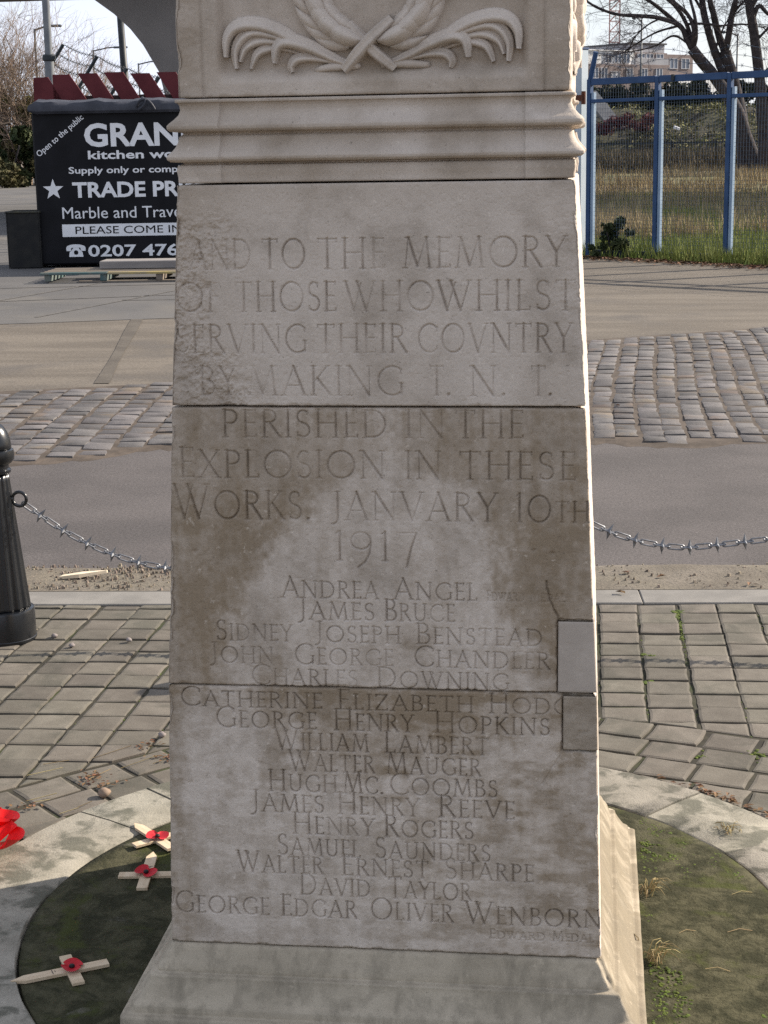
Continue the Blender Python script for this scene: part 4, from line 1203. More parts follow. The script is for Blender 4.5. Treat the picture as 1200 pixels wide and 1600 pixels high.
for k in range(60):      # against the ring and in paving joints
    a = R(random.gauss(47, 5)); r = 1.135 + abs(random.gauss(0, .018)); leaf_quad(CX + r * math.cos(a), CY + r * math.sin(a), .004, random.uniform(.006, .014))
for (px__, py__, n) in ((-1.30, 4.62, 16), (-1.40, 4.36, 30), (-1.37, 4.30, 22), (-1.22, 4.52, 24), (-1.52, 4.12, 14)):
    for k in range(n): leaf_quad(px__ + random.gauss(0, .025), py__ + random.gauss(0, .018), .005, random.uniform(.005, .011))
for k in range(900):     # at the foot of the blue fence
    t = random.uniform(-.2, 3.4); x = -.1 + t * .82; y = 26.75 - t * .80 + random.gauss(-.15, .28); leaf_quad(x, y, .012, random.uniform(.02, .05))
for (x, y) in ((.14, 6.45), (.66, 6.60), (.30, 6.70), (.16, 6.75), (.20, 11.3)):
    for k in range(2): leaf_quad(x + random.gauss(0, .008), y + random.gauss(0, .008), .012, .018)
tag(mb.build('fallen_leaves', m_leaf), 'brown dead leaves scattered in the joints and along the fence foot', 'leaves', None, 'stuff')
m_moss = pm('bright_moss', (.045, .065, .010), (.080, .105, .018), 60, .95, island=.3)
mb = MB()
def moss(x, y, r, z=.004):
    k = 6; a0 = random.uniform(0, 6)
    vs = [(x + r * random.uniform(.6, 1.3) * math.cos(a0 + q * 1.047), y + r * random.uniform(.6, 1.3) * math.sin(a0 + q * 1.047), z) for q in range(k)]
    vs += [(x + (v[0] - x) * .55, y + (v[1] - y) * .55, z + r * .30) for v in vs] + [(x, y, z + r * .38)]
    mb.add(vs, [(q, (q + 1) % k, (q + 1) % k + k, q + k) for q in range(k)] + [(q + k, (q + 1) % k + k, 2 * k) for q in range(k)])
for k in range(5200):
    x = random.uniform(.14, .47); y = random.uniform(2.9, 4.3)
    d = math.hypot(x - CX, y - CY)
    if d > .86: continue
    n = float(fbm(np.array([x]), np.array([y]), .16, 4, 55)[0]) + .5 * (math.exp(-((x - .14) / .05) ** 2)) + .4 * (d > .80)
    if n > .34: moss(x, y, random.uniform(.0015, .0055), .0125)
for k in range(120):     # tuft of moss in a paving joint
    t = random.random(); moss(.345 + random.gauss(0, .012) * (1.2 - t), 6.23 - .62 * t ** 1.6, random.uniform(.006, .014) * (1.15 - t), -.004)
for k in range(160):
    i = random.randint(-14, 4); moss(.345 + i * .1495 + random.gauss(0, .004), random.uniform(4.6, 6.2), random.uniform(.003, .007), -.006)
for (x, y, s) in ((.13, 4.74, .02), (.36, 4.66, .02), (.50, 4.70, .03), (.205, 5.66, .012), (.20, 5.35, .014)):
    for k in range(26): moss(x + random.gauss(0, s), y + random.gauss(0, s * .6), random.uniform(.004, .009), -.004)
tag(mb.build('moss', m_moss), 'green moss growing on the round slab and between the pavers', 'moss', None, 'stuff')
m_straw = pm('dry_grass', (.20, .15, .075), (.28, .22, .11), 30, .9, island=.3)
def blades(mb, n, spread, L, lean, w=.0012, up_=.6):
    for k in range(n):
        a = random.uniform(0, 6.28); l = L * random.uniform(.4, 1.1); x, y = random.gauss(0, spread), random.gauss(0, spread)
        d = Vector((math.cos(a) + lean[0], math.sin(a) + lean[1], 0)).normalized()
        pts = [Vector((x, y, -.004)), Vector((x, y, 0)) + d * l * .35 + Vector((0, 0, l * up_)), Vector((x, y, 0)) + d * l * .8 + Vector((0, 0, l * up_ * .9)), Vector((x, y, 0)) + d * l * 1.1 + Vector((0, 0, l * up_ * .5))]
        mb.tube(pts, [w, w, w * .8, w * .3], 3)
for (x, y, n, L, lb) in ((.150, 3.71, 20, .050, 'tuft of dry grass at the plinth foot, the farther of two on the mossy slab'), (.150, 3.37, 24, .058, 'tuft of dry grass at the plinth foot nearest the viewer'),
                     (.365, 4.09, 16, .035, 'small reddish grass tuft at the inner edge of the ring kerb')):
    mb = MB(); blades(mb, n, .012, L, (.6, 0)); tag(mb.build('grass_tuft', m_straw, loc=(x, y, .012)), lb, 'grass tuft')
mb = MB()
for k in range(4):
    x, y = random.uniform(.17, .36), random.uniform(3.3, 3.9); a = random.uniform(-.6, .9); l = random.uniform(.03, .12)
    mb.tube([(x, y, .013), (x + l * .5 * math.cos(a), y + l * .5 * math.sin(a) + .006, .017), (x + l * math.cos(a), y + l * math.sin(a), .013)], .0009, 3)
for k in range(10):
    x, y = random.uniform(-1.6, -1.25), random.uniform(4.05, 4.5); a = random.uniform(.2, 1.1); l = random.uniform(.04, .16)
    mb.tube([(x, y, .006), (x + l * math.cos(a), y + l * math.sin(a), .008)], .0011, 3)
tag(mb.build('straw_litter', m_straw), 'loose dry grass stalks lying on the slab and paving', 'straw', None, 'stuff')

# ================================================================ the yard on the left
rtf = Vector((math.cos(YAW), math.sin(YAW), 0)); inn = Vector((-math.sin(YAW), math.cos(YAW), 0))
m_board = pm('black_sign_paint', (.006, .006, .008), (.010, .010, .013), 2, .55, spec=.15)
m_cap = pm('dark_grey_tarp', (.030, .032, .042), (.05, .052, .065), 4, .6, bmp=(12, .5, .02))
m_white = pm('white_sign_vinyl', (.72, .72, .74), (.78, .78, .80), 4, .5)
hoard = empty('advertising_hoarding', (-8.45, 25.3, 0), 'large black advertising board with white kitchen worktop lettering, standing in the yard', 'sign board', rz=YAW)
mb = MB(); mb.box((2.24, .62, 1.20), (4.60, 1.20, 2.32), bev=.03); mb.build('board', m_board, hoard)
mb = MB()
N = 40
for k in range(N + 1):
    x = -.09 + 4.68 * k / N; sag = .016 * math.sin(k * .9) + .010 * math.sin(k * 2.3)
    prof = [(-.045, 2.33), (-.075, 2.37), (-.07, 2.44), (-.03, 2.50 + sag), (.25, 2.545 + sag), (1.0, 2.56), (1.3, 2.50), (1.3, 2.362)]
    if k in (0, N): prof = [(a, 2.40 + (z - 2.40) * .55) for a, z in prof]
    mb.v += [(x, a, z) for a, z in prof]
K = 8
for k in range(N):
    for q in range(K):
        q2 = (q + 1) % K
        mb.f.append((k * K + q, (k + 1) * K + q, (k + 1) * K + q2, k * K + q2)); mb.mi.append(0)
mb.f += [tuple(range(K)), tuple(N * K + q for q in range(K))[::-1]]; mb.mi += [0, 0]
mb.build('tarpaulin_cap', m_cap, hoard, smooth='auto')
mb = MB()     # knotted tie hanging over the cap
for pts in ([(1.58, -.09, 2.42), (1.63, -.13, 2.50), (1.72, -.12, 2.52), (1.80, -.13, 2.46), (1.86, -.10, 2.36)], [(1.72, -.13, 2.52), (1.70, -.14, 2.44), (1.60, -.11, 2.36)], [(1.70, -.12, 2.51), (1.66, -.03, 2.55)]):
    mb.tube(cr(pts, 5), .022, 7)
mb.build('tie', m_cap, hoard, smooth=True)
def text_mesh(body, cap, bold, prefix=None, span=None, track=1.0):
    cu = bpy.data.curves.new('text', 'FONT'); cu.body = body; cu.size = 1.0; cu.extrude = .002; cu.offset = bold; cu.space_character = track
    cu.resolution_u = 3
    def dims(s):
        cu.body = s
        ob = bpy.data.objects.new('t', cu); COL.objects.link(ob)
        bpy.context.view_layer.update()
        me = bpy.data.meshes.new_from_object(ob.evaluated_get(bpy.context.evaluated_depsgraph_get()))
        bpy.data.objects.remove(ob)
        n = len(me.vertices); co = np.empty(n * 3, np.float32); me.vertices.foreach_get('co', co)
        return me, co.reshape(-1, 3)
    mH, cH = dims('H'); hcap = cH[:, 1].max()
    mp, cp = dims(prefix or body); wp = cp[:, 0].max() - cp[:, 0].min()
    me, co = dims(body); x0 = co[:, 0].min(); sx = span / wp if span else cap / hcap
    out = []; words_ = body.split(' ')
    for k, wd in enumerate(words_):
        _, ca = dims(' '.join(words_[:k + 1]))
        me, co = dims(wd); co = co.copy()
        co[:, 0] += ca[:, 0].max() - co[:, 0].max()
        co[:, 0] = (co[:, 0] - x0) * sx; co[:, 1] *= cap / hcap
        me.vertices.foreach_set('co', np.ascontiguousarray(co).ravel()); me.update()
        out.append((wd, me))
    return out
def lettering(body, x, z, cap, bold, m, prefix=None, span=None, ang=0., y=.0165, track=1.0):
    for wd, me in text_mesh(body, cap, bold, prefix, span, track):
        me.name = 'lettering'
        o = link('lettering', me, m, hoard)
        o['label'] = 'lettering of the word ' + wd
        o.matrix_local = Matrix.Translation((x, y, z)) @ Matrix.Rotation(-ang, 4, 'Y') @ Matrix.Rotation(math.pi / 2, 4, 'X')
lettering('GRANITE', .735, 1.846, .335, .030, m_white, 'GRAN', 1.44)
lettering('kitchen worktops', .778, 1.650, .125, .022, m_white, 'kitchen wo', 1.33)
lettering('Supply only or complete', .470, 1.434, .098, .016, m_white, 'Supply only or comp', 1.68)
lettering('TRADE PRICES', .510, 1.076, .225, .030, m_white, 'TRADE P', 1.42)
lettering('Marble and Travertine', .335, .752, .172, .0, m_white, 'Marble and Trav', 1.72)
mb = MB(); mb.box((2.25, .0155, .568), (3.86, .005, .190)); mb.build('white_strip', m_white, hoard)
lettering('PLEASE COME IN', .524, .516, .112, .0, m_board, 'PLEASE COME', 1.36, y=.0115)
lettering('0207 476', .704, .168, .172, .020, m_white, None, 1.40)
lettering('Open to the public', .03, 1.690, .088, .008, m_white, None, .915, ang=R(38.5))
star = [(.215 + (.165 if k % 2 == 0 else .066) * math.sin(math.pi * k / 5), 1.195 + (.165 if k % 2 == 0 else .066) * math.cos(math.pi * k / 5)) for k in range(10)]
mb = MB(); mb.prism(star, .0145, .0185); mb.build('star_emblem', m_white, hoard)
mb = MB()     # telephone symbol
body = [(.405, .165), (.625, .165), (.615, .235), (.575, .275), (.555, .305), (.475, .305), (.455, .275), (.415, .235)]
mb.prism(body, .0145, .0185)
hand = [(.365, .285)] + [(.515 + .15 * math.cos(a), .305 + .052 * math.sin(a)) for a in np.linspace(math.pi, 0, 15)] + [(.665, .285), (.662, .255), (.595, .255), (.585, .305), (.445, .305), (.435, .255), (.368, .255)]
mb.prism(hand, .0125, .0165)
mb.build('telephone_symbol', m_white, hoard)
mb = MB(); mb.lathe([(.034, 0), (.034, .003)], n=20)
o = mb.build('telephone_dial', m_board, hoard); o.location = (.515, .0135, .232); o.rotation_euler = (math.pi / 2, 0, 0)

bn = empty('black_bin', tuple(Vector((-8.45, 25.3, 0)) - rtf * .27 + inn * .25), 'black steel bin standing against the end of the black sign board', 'bin', rz=YAW)
mb = MB()
for sx in (-1, 1):
    mb.box((sx * .25, 0, .43), (.02, .60, .84), bev=.004)
mb.box((0, -.29, .43), (.479, .02, .84), bev=.004); mb.box((0, .29, .43), (.479, .02, .84)); mb.box((0, 0, .02), (.479, .559, .02))
mb.build('shell', pm('bin_black', (.006, .006, .007), (.014, .013, .012), 6, .6), bn)
mb = MB()
for sx in (-1, 1): mb.box((sx * .255, 0, .865), (.035, .66, .03), bev=.006)
for sy in (-1, 1): mb.box((0, sy * .305, .865), (.474, .035, .03), bev=.006)
mb.build('rim', pm('bin_rim', (.06, .055, .03), (.03, .03, .03), 6, .5), bn)

pl = empty('timber_pallet', (-6.63, 22.85, 0), 'worn low pallet with blue green and yellow painted edge before the sign board', 'pallet', rz=YAW - .03)
pal = [pm('pallet_teal', (.060, .115, .120), (.14, .15, .13), 5, .85), pm('pallet_yellow', (.42, .32, .12), (.30, .25, .16), 5, .85), pm('pallet_wood', (.25, .21, .165), (.16, .13, .105), 5, .9, stretch=(.2, 3, 1))]
for k, x in enumerate((-.82, -.05, .72, 1.30)):
    mb = MB(); mb.box((x, 0, .065), (.09, .95, .085), bev=.006); mb.build('bearer', pal[0] if k < 2 else pal[2], pl)
for k in range(5):
    y = -.44 + k * .22
    if k == 0:
        mb = MB(); mb.box((-.46, y, .125), (.93, .10, .032), bev=.004); mb.build('top_board', pal[0], pl)
        mb = MB(); mb.box((.68, y, .125), (1.34, .10, .032), bev=.004); mb.build('top_board', pal[1], pl)
    else:
        mb = MB(); mb.box((.22, y, .125), (2.28, .10, .030), bev=.004); mb.build('top_board', pal[2], pl)
mb = MB(); mb.box((.55, -.42, .012), (1.9, .09, .022)); mb.build('bottom_board', pal[2], pl)
mb = MB(); mb.box((.65, .30, .20), (1.7, .5, .11), bev=.01); o = mb.build('timber_stack', pm('grey_timber', (.20, .185, .18), (.26, .24, .225), 6, .9, stretch=(.3, 4, 2))); o.location = (-6.63, 22.85, 0); o.rotation_euler = (0, 0, YAW - .03)
tag(o, 'flat grey timber bundle lying on the low painted pallet', 'timber')

# red slatted rack standing behind the board
m_redw = pm('dark_red_paint', (.085, .012, .016), (.115, .020, .024), 3, .75, bmp=(30, .3, .004))
rk = empty('red_slatted_rack', tuple(Vector((-8.45, 25.3, 0)) + inn * 1.65), 'dark red rack of slanted boards showing above the black sign board', 'rack', rz=YAW)
for k in range(9):
    x = -.02 + k * .425
    w, lean, zb, zt = .31, .43, 2.30, 2.985 + .012 * (k % 3)
    poly = [(x + lean, zb), (x + lean + w, zb), (x + w, zt), (x, zt)]
    if k == 0: poly = [(x + .02, zb), (x + lean + w, zb), (x + w - .02, zt), (x + .02, zt)]
    mb = MB(); mb.prism(poly, -.025, .025); mb.build('slat', m_redw, rk)
mb = MB(); mb.prism([(-.33, 2.30), (.30, 2.30), (-.08, 2.95), (-.31, 2.94)], -.025, .025); mb.build('slat', m_redw, rk)
for z in (2.50, 1.2, .3):
    mb = MB(); mb.box((1.75, .06, z), (4.1, .06, .30), bev=.01); mb.build('rail', pm('rack_dark', (.02, .012, .012), (.035, .02, .02), 4, .8), rk)
for x in (.05, 3.85):
    mb = MB(); mb.box((x, .13, 1.35), (.09, .07, 2.7), bev=.01); mb.build('post', m_redw, rk)

# poles, lamp posts, barbed wire
m_gpole = pm('grey_pole_paint', (.13, .14, .155), (.18, .19, .20), 3, .5)
m_dpole = pm('dark_pole', (.018, .024, .028), (.03, .035, .04), 3, .5)
gp = empty('steel_pole', (-9.69, 30.0, 0), 'thick grey steel pole rising behind the red rack', 'pole')
mb = MB(); mb.tube([(0, 0, -.1), (0, 0, 3.4)], .085, 20); mb.tube([(0, 0, 3.4), (.0, 0, 8.6)], .068, 20); mb.build('pole', m_gpole, gp, smooth='auto')
mb = MB(); mb.lathe([(.09, 3.36), (.115, 3.38), (.115, 3.46), (.09, 3.48)], n=20); mb.box((.09, -.05, 3.42), (.10, .05, .05)); mb.build('bracket', m_dpole, gp)
dp = empty('leaning_pole', (-16.48, 60, 0), 'dark leaning pole rising in front of the concrete arch', 'pole')
mb = MB(); mb.tube([(0, 0, -.1), (-.22, 0, 7.2)], [.16, .115], 14); mb.build('shaft', m_dpole, dp, smooth=True)
mb = MB(); mb.lathe([(.11, 7.15), (.14, 7.2), (.10, 7.3), (.02, 7.34)], c=(-.22, 0, 0), n=14); mb.build('cap', m_dpole, dp)
m_lamp = pm('lamp_post_grey', (.07, .08, .09), (.10, .11, .12), 2, .5)
def lamp(x, y, h, arm, label, r=.07):
    t = empty('lamp_post', (x, y, 0), label, 'lamp post', 'street lamps in the distance')
    mb = MB(); mb.tube([(0, 0, -.2), (0, 0, 1.6)], r * 1.5, 10); mb.tube([(0, 0, 1.6), (0, 0, h)], [r, r * .75], 10); mb.build('pole', m_lamp, t, smooth=True)
    mb = MB(); mb.tube([(0, 0, h - .1), (arm * .5, 0, h + .12), (arm * .75, 0, h + .16)], r * .6, 8); mb.build('arm', m_lamp, t, smooth=True)
    mb = MB(); mb.box((arm * .98, 0, h + .14), (abs(arm) * .5, .30, .16), bev=.05); mb.build('lantern', m_lamp, t)
lamp(-36.4, 110, 9.75, 1.5, 'lamp post in front of the brown thicket, beside the thick grey pole', .10)
lamp(-39.6, 134, 9.75, 2.3, 'lamp post seen in the open sky between the bare thicket and the leaning pole', .09)
lamp(-41.85, 156, 9.75, 2.2, 'farthest small lamp post under the concrete arch', .10)
lamp(3.06, 110, 9.3, -.5, 'slim lamp post rising in front of the distant flats', .075)
lamp(9.02, 110, 8.3, -1.0, 'slim lamp post standing between the forked tree and the last tree trunk', .075)
bw = empty('barbed_wire_fence', (-11, 36, 0), 'barbed wire fence with cranked posts showing above the red rack', 'fence')
tops = []
for k, (x, y, zt) in enumerate(((-11.7, 36, 4.02), (-10.55, 34.6, 3.68), (-9.55, 33.2, 3.36), (-8.55, 31.8, 3.12), (-7.55, 30.4, 3.0))):
    mb = MB(); mb.tube([(x + 11, y - 36, -.1), (x + 11, y - 36, zt - .58), (x + 11 + .42, y - 36 - .05, zt)], .038, 8)
    mb.build('cranked_post', m_dpole, bw)
    tops.append((x, y, zt))
srt = sorted(tops)
for q in range(4):
    mb = MB()
    for a, b_ in zip(srt[:-1], srt[1:]):
        f = q / 3
        A = Vector((a[0] + 11 + .42 * (1 - f), a[1] - 36, a[2] - .58 * f)); Bv = Vector((b_[0] + 11 + .42 * (1 - f), b_[1] - 36, b_[2] - .58 * f))
        pts = [A + (Bv - A) * t - Vector((0, 0, .05 * math.sin(t * math.pi))) for t in np.linspace(0, 1, 12)]
        mb.tube(pts, .0065, 4)
        for p in pts[1:-1]:
            mb.tube([p + Vector((-.03, 0, -.035)), p + Vector((.03, 0, .035))], .006, 3); mb.tube([p + Vector((.03, 0, -.035)), p + Vector((-.03, 0, .035))], .006, 3)
    mb.build('barbed_strand', m_dpole, bw)
mb = MB()
for a, b_ in zip(srt[:-1], srt[1:]):
    for z in np.arange(.1, 3.0, .30):
        mb.tube([(a[0] + 11, a[1] - 36, z), (b_[0] + 11, b_[1] - 36, z)], .006, 3)
mb.build('line_wire', m_dpole, bw)

# concrete flyover: flared pier and deck
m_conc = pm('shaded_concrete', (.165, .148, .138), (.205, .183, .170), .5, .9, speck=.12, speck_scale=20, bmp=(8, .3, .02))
fl = empty('flyover', (-7.0, 45, 0), 'concrete flyover with a curved flaring pier above the yard', 'flyover')
half = [(4.10, -.1), (4.20, 2.4), (4.40, 3.4), (4.50, 3.83), (4.66, 4.11), (4.90, 4.53), (5.23, 4.95), (5.65, 5.34), (6.16, 5.71), (6.9, 6.10), (7.9, 6.45), (9.0, 6.65)]
off = -.02
out = [(-h[0] + off, h[1]) for h in half]; out2 = [(h[0] + off, h[1]) for h in half[::-1]]
mb = MB(); mb.prism(out + out2, 0, 9.0); mb.build('pier', m_conc, fl)
mb = MB(); mb.box((0, 4.5, 7.25), (260, 12, 1.2), bev=.1); mb.build('deck', m_conc, fl)
mb = MB(); mb.box((0, -1.4, 8.3), (260, .25, .9)); mb.box((0, 10.4, 8.3), (260, .25, .9)); mb.build('parapet', m_conc, fl)

# ================================================================ the field, fence, trees and buildings on the right
m_field = pm('rough_field', (.16, .135, .075), (.11, .125, .042), .35, .95, speck=.3, speck_scale=8, c3=(.13, .108, .09), c3_scale=.08, c3_lo=.52, c3_hi=.6)
def fz(x, y):
    """ground height of the waste land: level near the fence, a little rise, then an embankment"""
    b = .003 + .70 * sstep(38, 88, y) + .06 * fbm(x, y, 4, 3, 12) * sstep(28, 34, y)
    return b
xs = np.concatenate([np.linspace(-.9, 14, 90), np.linspace(14.6, 70, 50)])
def front_edge(x): return np.interp(x, [-3, -.9, -.1, 3.4, 6, 70], [28.5, 27.55, 26.88, 23.45, 22.5, 21])
ny = 110
T_ = np.linspace(0, 1, ny) ** 1.7
X = np.repeat(xs[None], ny, 0) + (T_[:, None] * -22) * np.clip((6 - xs) / 7, 0, 1)[None]
Y = front_edge(xs)[None] * (1 - T_[:, None]) + 93 * T_[:, None]
Z = fz(X, Y)
i = np.arange(X.size).reshape(X.shape)
F = np.stack([i[:-1, :-1], i[:-1, 1:], i[1:, 1:], i[1:, :-1]], -1).reshape(-1, 4)
tag(grid_mesh('field', np.stack([X, Y, Z], -1).reshape(-1, 3), F, m_field), None, None, None, 'structure')
m_bank = pm('brown_bank', (.030, .026, .016), (.045, .043, .018), .5, .95, speck=.3, speck_scale=6, c3=(.022, .017, .014), c3_scale=.4, bmp=(3, .6, .15))
xs = np.linspace(-16, 75, 190); ts = np.linspace(0, 1, 30)
X, T_ = np.meshgrid(xs, ts)
Y = 89 + T_ * 14
Z = .62 + 3.0 * sstep(0, .85, T_) + .35 * fbm(X, Y, 3, 4, 15) * np.sin(np.pi * np.clip(T_, 0, 1))
V = np.concatenate([np.stack([X, Y, Z], -1).reshape(-1, 3), np.stack([xs, xs * 0 + 420, xs * 0 + 3.7], -1)])
i = np.arange(X.size).reshape(X.shape); L2 = np.arange(X.size, X.size + len(xs))
F = np.concatenate([np.stack([i[:-1, :-1], i[:-1, 1:], i[1:, 1:], i[1:, :-1]], -1).reshape(-1, 4), np.stack([i[-1, :-1], i[-1, 1:], L2[1:], L2[:-1]], -1)])
tag(grid_mesh('embankment_terrain', V, F, m_bank), None, None, None, 'structure')

def bz(x, y):
    t = (y - 89) / 14
    return .62 + 3.0 * sstep(0, .85, t) + .35 * fbm(x, y, 3, 4, 15) * np.sin(np.pi * np.clip(t, 0, 1))
r_ = np.random.default_rng(77); n_ = 26000
x_ = r_.uniform(-12, 16, n_); y_ = 89.2 + 12.5 * r_.random(n_)
kp = fbm(x_, y_, 1.6, 4, 33) + r_.normal(0, .25, n_) > -.05
x_, y_ = x_[kp], y_[kp]; n_ = len(x_)
c_ = np.stack([x_, y_, bz(x_, y_) + .30 * r_.random(n_) ** 1.5], -1)
u_ = r_.normal(size=(n_, 3)); u_[:, 2] = np.abs(u_[:, 2]) * .8; u_ *= (.16 * r_.uniform(.5, 1.3, n_) / np.linalg.norm(u_, axis=1))[:, None]
v_ = r_.normal(size=(n_, 3)); v_ *= (.05 / np.linalg.norm(v_, axis=1))[:, None]
tag(grid_mesh('bank_scrub', np.stack([c_ - u_, c_ - v_, c_ + u_, c_ + v_], 1).reshape(-1, 3), np.arange(n_ * 4).reshape(n_, 4), pm('scrub_leaves', (.080, .070, .034), (.15, .145, .055), .5, .9, island=.5), smooth=False), 'olive and brown scrub covering the embankment', 'scrub', None, 'stuff')

# grasses of the waste land
def grass_mesh(name, n, region, h, w, m, label, clump=.5, seed=1):
    r = np.random.default_rng(seed)
    y = region[2] + (region[3] - region[2]) * r.random(n * 3) ** 1.6
    x = region[0] + (region[1] - region[0]) * r.random(n * 3) * (y / region[3] * .75 + .25)
    keep = (y > front_edge(x) + .05) & (fbm(x, y, 1.3, 3, seed) + r.normal(0, .3, n * 3) > clump - .5)
    x, y = x[keep][:n], y[keep][:n]; k = len(x)
    z = fz(x, y); a = r.random(k) * np.pi; hh = h * r.uniform(.35, 1.1, k); ww = w * r.uniform(.6, 1.3, k)
    lx, ly = r.normal(0, .28, k) * hh, r.normal(0, .28, k) * hh
    V = np.empty((k, 3, 3), np.float32)
    V[:, 0] = np.stack([x - np.cos(a) * ww, y - np.sin(a) * ww, z - .02], -1)
    V[:, 1] = np.stack([x + np.cos(a) * ww, y + np.sin(a) * ww, z - .02], -1)
    V[:, 2] = np.stack([x + lx, y + ly, z + hh], -1)
    me = bpy.data.meshes.new(name)
    me.vertices.add(k * 3); me.vertices.foreach_set('co', V.ravel()); me.loops.add(k * 3); me.loops.foreach_set('vertex_index', np.arange(k * 3, dtype=np.int32))
    me.polygons.add(k); me.polygons.foreach_set('loop_start', np.arange(0, 3 * k, 3, dtype=np.int32)); me.update(calc_edges=True)
    return tag(link(name, me, m), label, 'grass', None, 'stuff')
m_gg = pm('green_grass', (.14, .17, .034), (.20, .215, .06), 1.5, .9, island=.4)
m_dg = pm('straw_grass', (.26, .20, .11), (.36, .285, .165), 1.2, .9, island=.35)
m_bg = pm('brown_weeds', (.066, .052, .030), (.10, .080, .046), 1.2, .9, island=.4)
grass_mesh('green_grass', 52000, (-.9, 9, 23.3, 52), .26, .011, m_gg, 'low green grass growing behind the blue fence', .35, 21)
grass_mesh('dry_grass', 26000, (-.9, 13, 30, 84), .50, .013, m_dg, 'tall straw coloured grass in the waste land behind the blue fence', .62, 22)
grass_mesh('brown_weeds', 16000, (-1.5, 17, 72, 93), .85, .035, m_bg, 'dark brown weeds and brambles on the bank', .42, 23)

# blue mesh fence
m_blue = pm('blue_paint', (.013, .045, .120), (.022, .062, .155), 4, .5, spec=.4)
m_blue_lit = pm('sunlit_blue_paint', (.20, .28, .38), (.26, .34, .44), 4, .5)  # sunlight on the posts' right sides, painted as a paler blue
m_wire = pm('fence_wire', (.030, .055, .095), (.05, .075, .11), 4, .5)
P0 = Vector((-.03, 27.0, 0)); dirF = Vector((1.056 + .03, 26.22 - 27.0, 0)).normalized(); angF = math.atan2(dirF.y, dirF.x); bay = 1.255
fe = empty('mesh_fence', P0, 'blue steel fence with wire mesh panels along the edge of the waste land', 'fence', rz=angF)
NB_ = 7
for k in range(NB_ + 1):
    x = k * bay
    mb = MB(); mb.box((x, 0, 1.36), (.070, .09, 2.74), bev=.006); mb.build('post', m_blue, fe)
    mb = MB(); mb.box((x + .064, .012, 1.28), (.050, .07, 2.50), bev=.004); mb.build('post_lit_side', m_blue_lit, fe)  # added strip; its paler colour stands in for the sunlit post side
for z, hgt in ((2.69, .10), (2.40, .055)):
    for k in range(NB_):
        mb = MB(); mb.box((k * bay + bay / 2, 0, z), (bay - .074, .072, hgt), bev=.006); mb.build('rail', m_blue, fe)
for k in range(NB_):
    mb = MB(); mb.box((k * bay + bay / 2, .0, .055), (bay - .074, .085, .10), bev=.006); mb.build('bottom_rail', pm('dark_rail', (.012, .02, .03), (.02, .03, .04), 4, .6) if k == 0 else bpy.data.materials['dark_rail'], fe)
    mb = MB()
    for q in range(1, 23): mb.tube([(k * bay + .11 + q * (bay - .15) / 23, -.01, .10), (k * bay + .11 + q * (bay - .15) / 23, -.01, 2.65)], .0024, 4, cap=False)
    for q in range(1, 42): mb.tube([(k * bay + .10, -.016, .1 + q * .0605), (k * bay + bay - .05, -.016, .1 + q * .0605)], .0024, 4, cap=False)
    mb.build('wire_panel', m_wire, fe)
mb = MB(); mb.tube([(0, 0, 2.72), (.12, -.02, 3.14)], .04, 8); mb.build('cranked_arm', m_blue, fe)
for z, x0 in ((3.12, .12), (2.98, .08), (2.84, .04)):
    mb = MB()
    pts = [Vector((x0 + t * NB_ * bay, -.02, z - .10 * math.sin(t * math.pi * NB_) ** 2)) for t in np.linspace(0, 1, 57)]
    mb.tube(pts, .004, 3)
    for p in pts[1::2]: mb.tube([p + Vector((-.02, 0, -.025)), p + Vector((.02, 0, .025))], .004, 3); mb.tube([p + Vector((.02, 0, -.025)), p + Vector((-.02, 0, .025))], .004, 3)
    mb.build('barbed_strand', m_wire, fe)
mb = MB(); mb.box((1.55, -.05, 2.70), (.05, .03, .09)); mb.build('clamp', m_dpole, fe)
gt = empty('gate_post', (-.19, 27.35, 0), 'pale grey blue gate post with a rusty hinge beside the blue fence', 'gate post', rz=angF)
mb = MB(); mb.box((0, 0, 1.6), (.19, .19, 3.2), bev=.01); mb.build('post', pm('pale_grey_blue', (.36, .42, .47), (.42, .47, .52), 3, .5), gt)
mb = MB(); mb.box((0, 0, 3.215), (.21, .21, .03), bev=.004); mb.build('cap', m_blue, gt)
m_rust = pm('rust', (.14, .045, .022), (.07, .03, .02), 20, .9)
mb = MB(); mb.box((.02, -.12, 2.46), (.30, .05, .09), bev=.008); mb.tube([(.16, -.12, 2.36), (.16, -.12, 2.56)], .035, 10); mb.build('hinge', m_rust, gt)

# ---- plants
def leaf_cloud(name, clumps, n, size, m, parent=None, flat=.8):
    r = np.random.default_rng(len(clumps) * 7 + n)
    V = np.empty((n, 4, 3), np.float32); wts = np.array([c[3] ** 2 for c in clumps]); pick = r.choice(len(clumps), n, p=wts / wts.sum())
    C_ = np.array([c[:3] for c in clumps])[pick]; rad = np.array([c[3] for c in clumps])[pick]
    d = r.normal(size=(n, 3)); d /= np.linalg.norm(d, axis=1)[:, None]
    p = C_ + d * (rad * r.random(n) ** .45)[:, None] * np.array([1, 1, flat])
    p[:, 2] = np.maximum(p[:, 2], .02)
    u = r.normal(size=(n, 3)); u /= np.linalg.norm(u, axis=1)[:, None]; v = np.cross(u, r.normal(size=(n, 3))); v /= np.linalg.norm(v, axis=1)[:, None]
    s = (size * r.uniform(.5, 1.3, n))[:, None]
    V[:, 0] = p - u * s; V[:, 1] = p - v * s * .5; V[:, 2] = p + u * s; V[:, 3] = p + v * s * .5
    return grid_mesh(name, V.reshape(-1, 3), np.arange(n * 4).reshape(n, 4), m, parent, smooth=False)
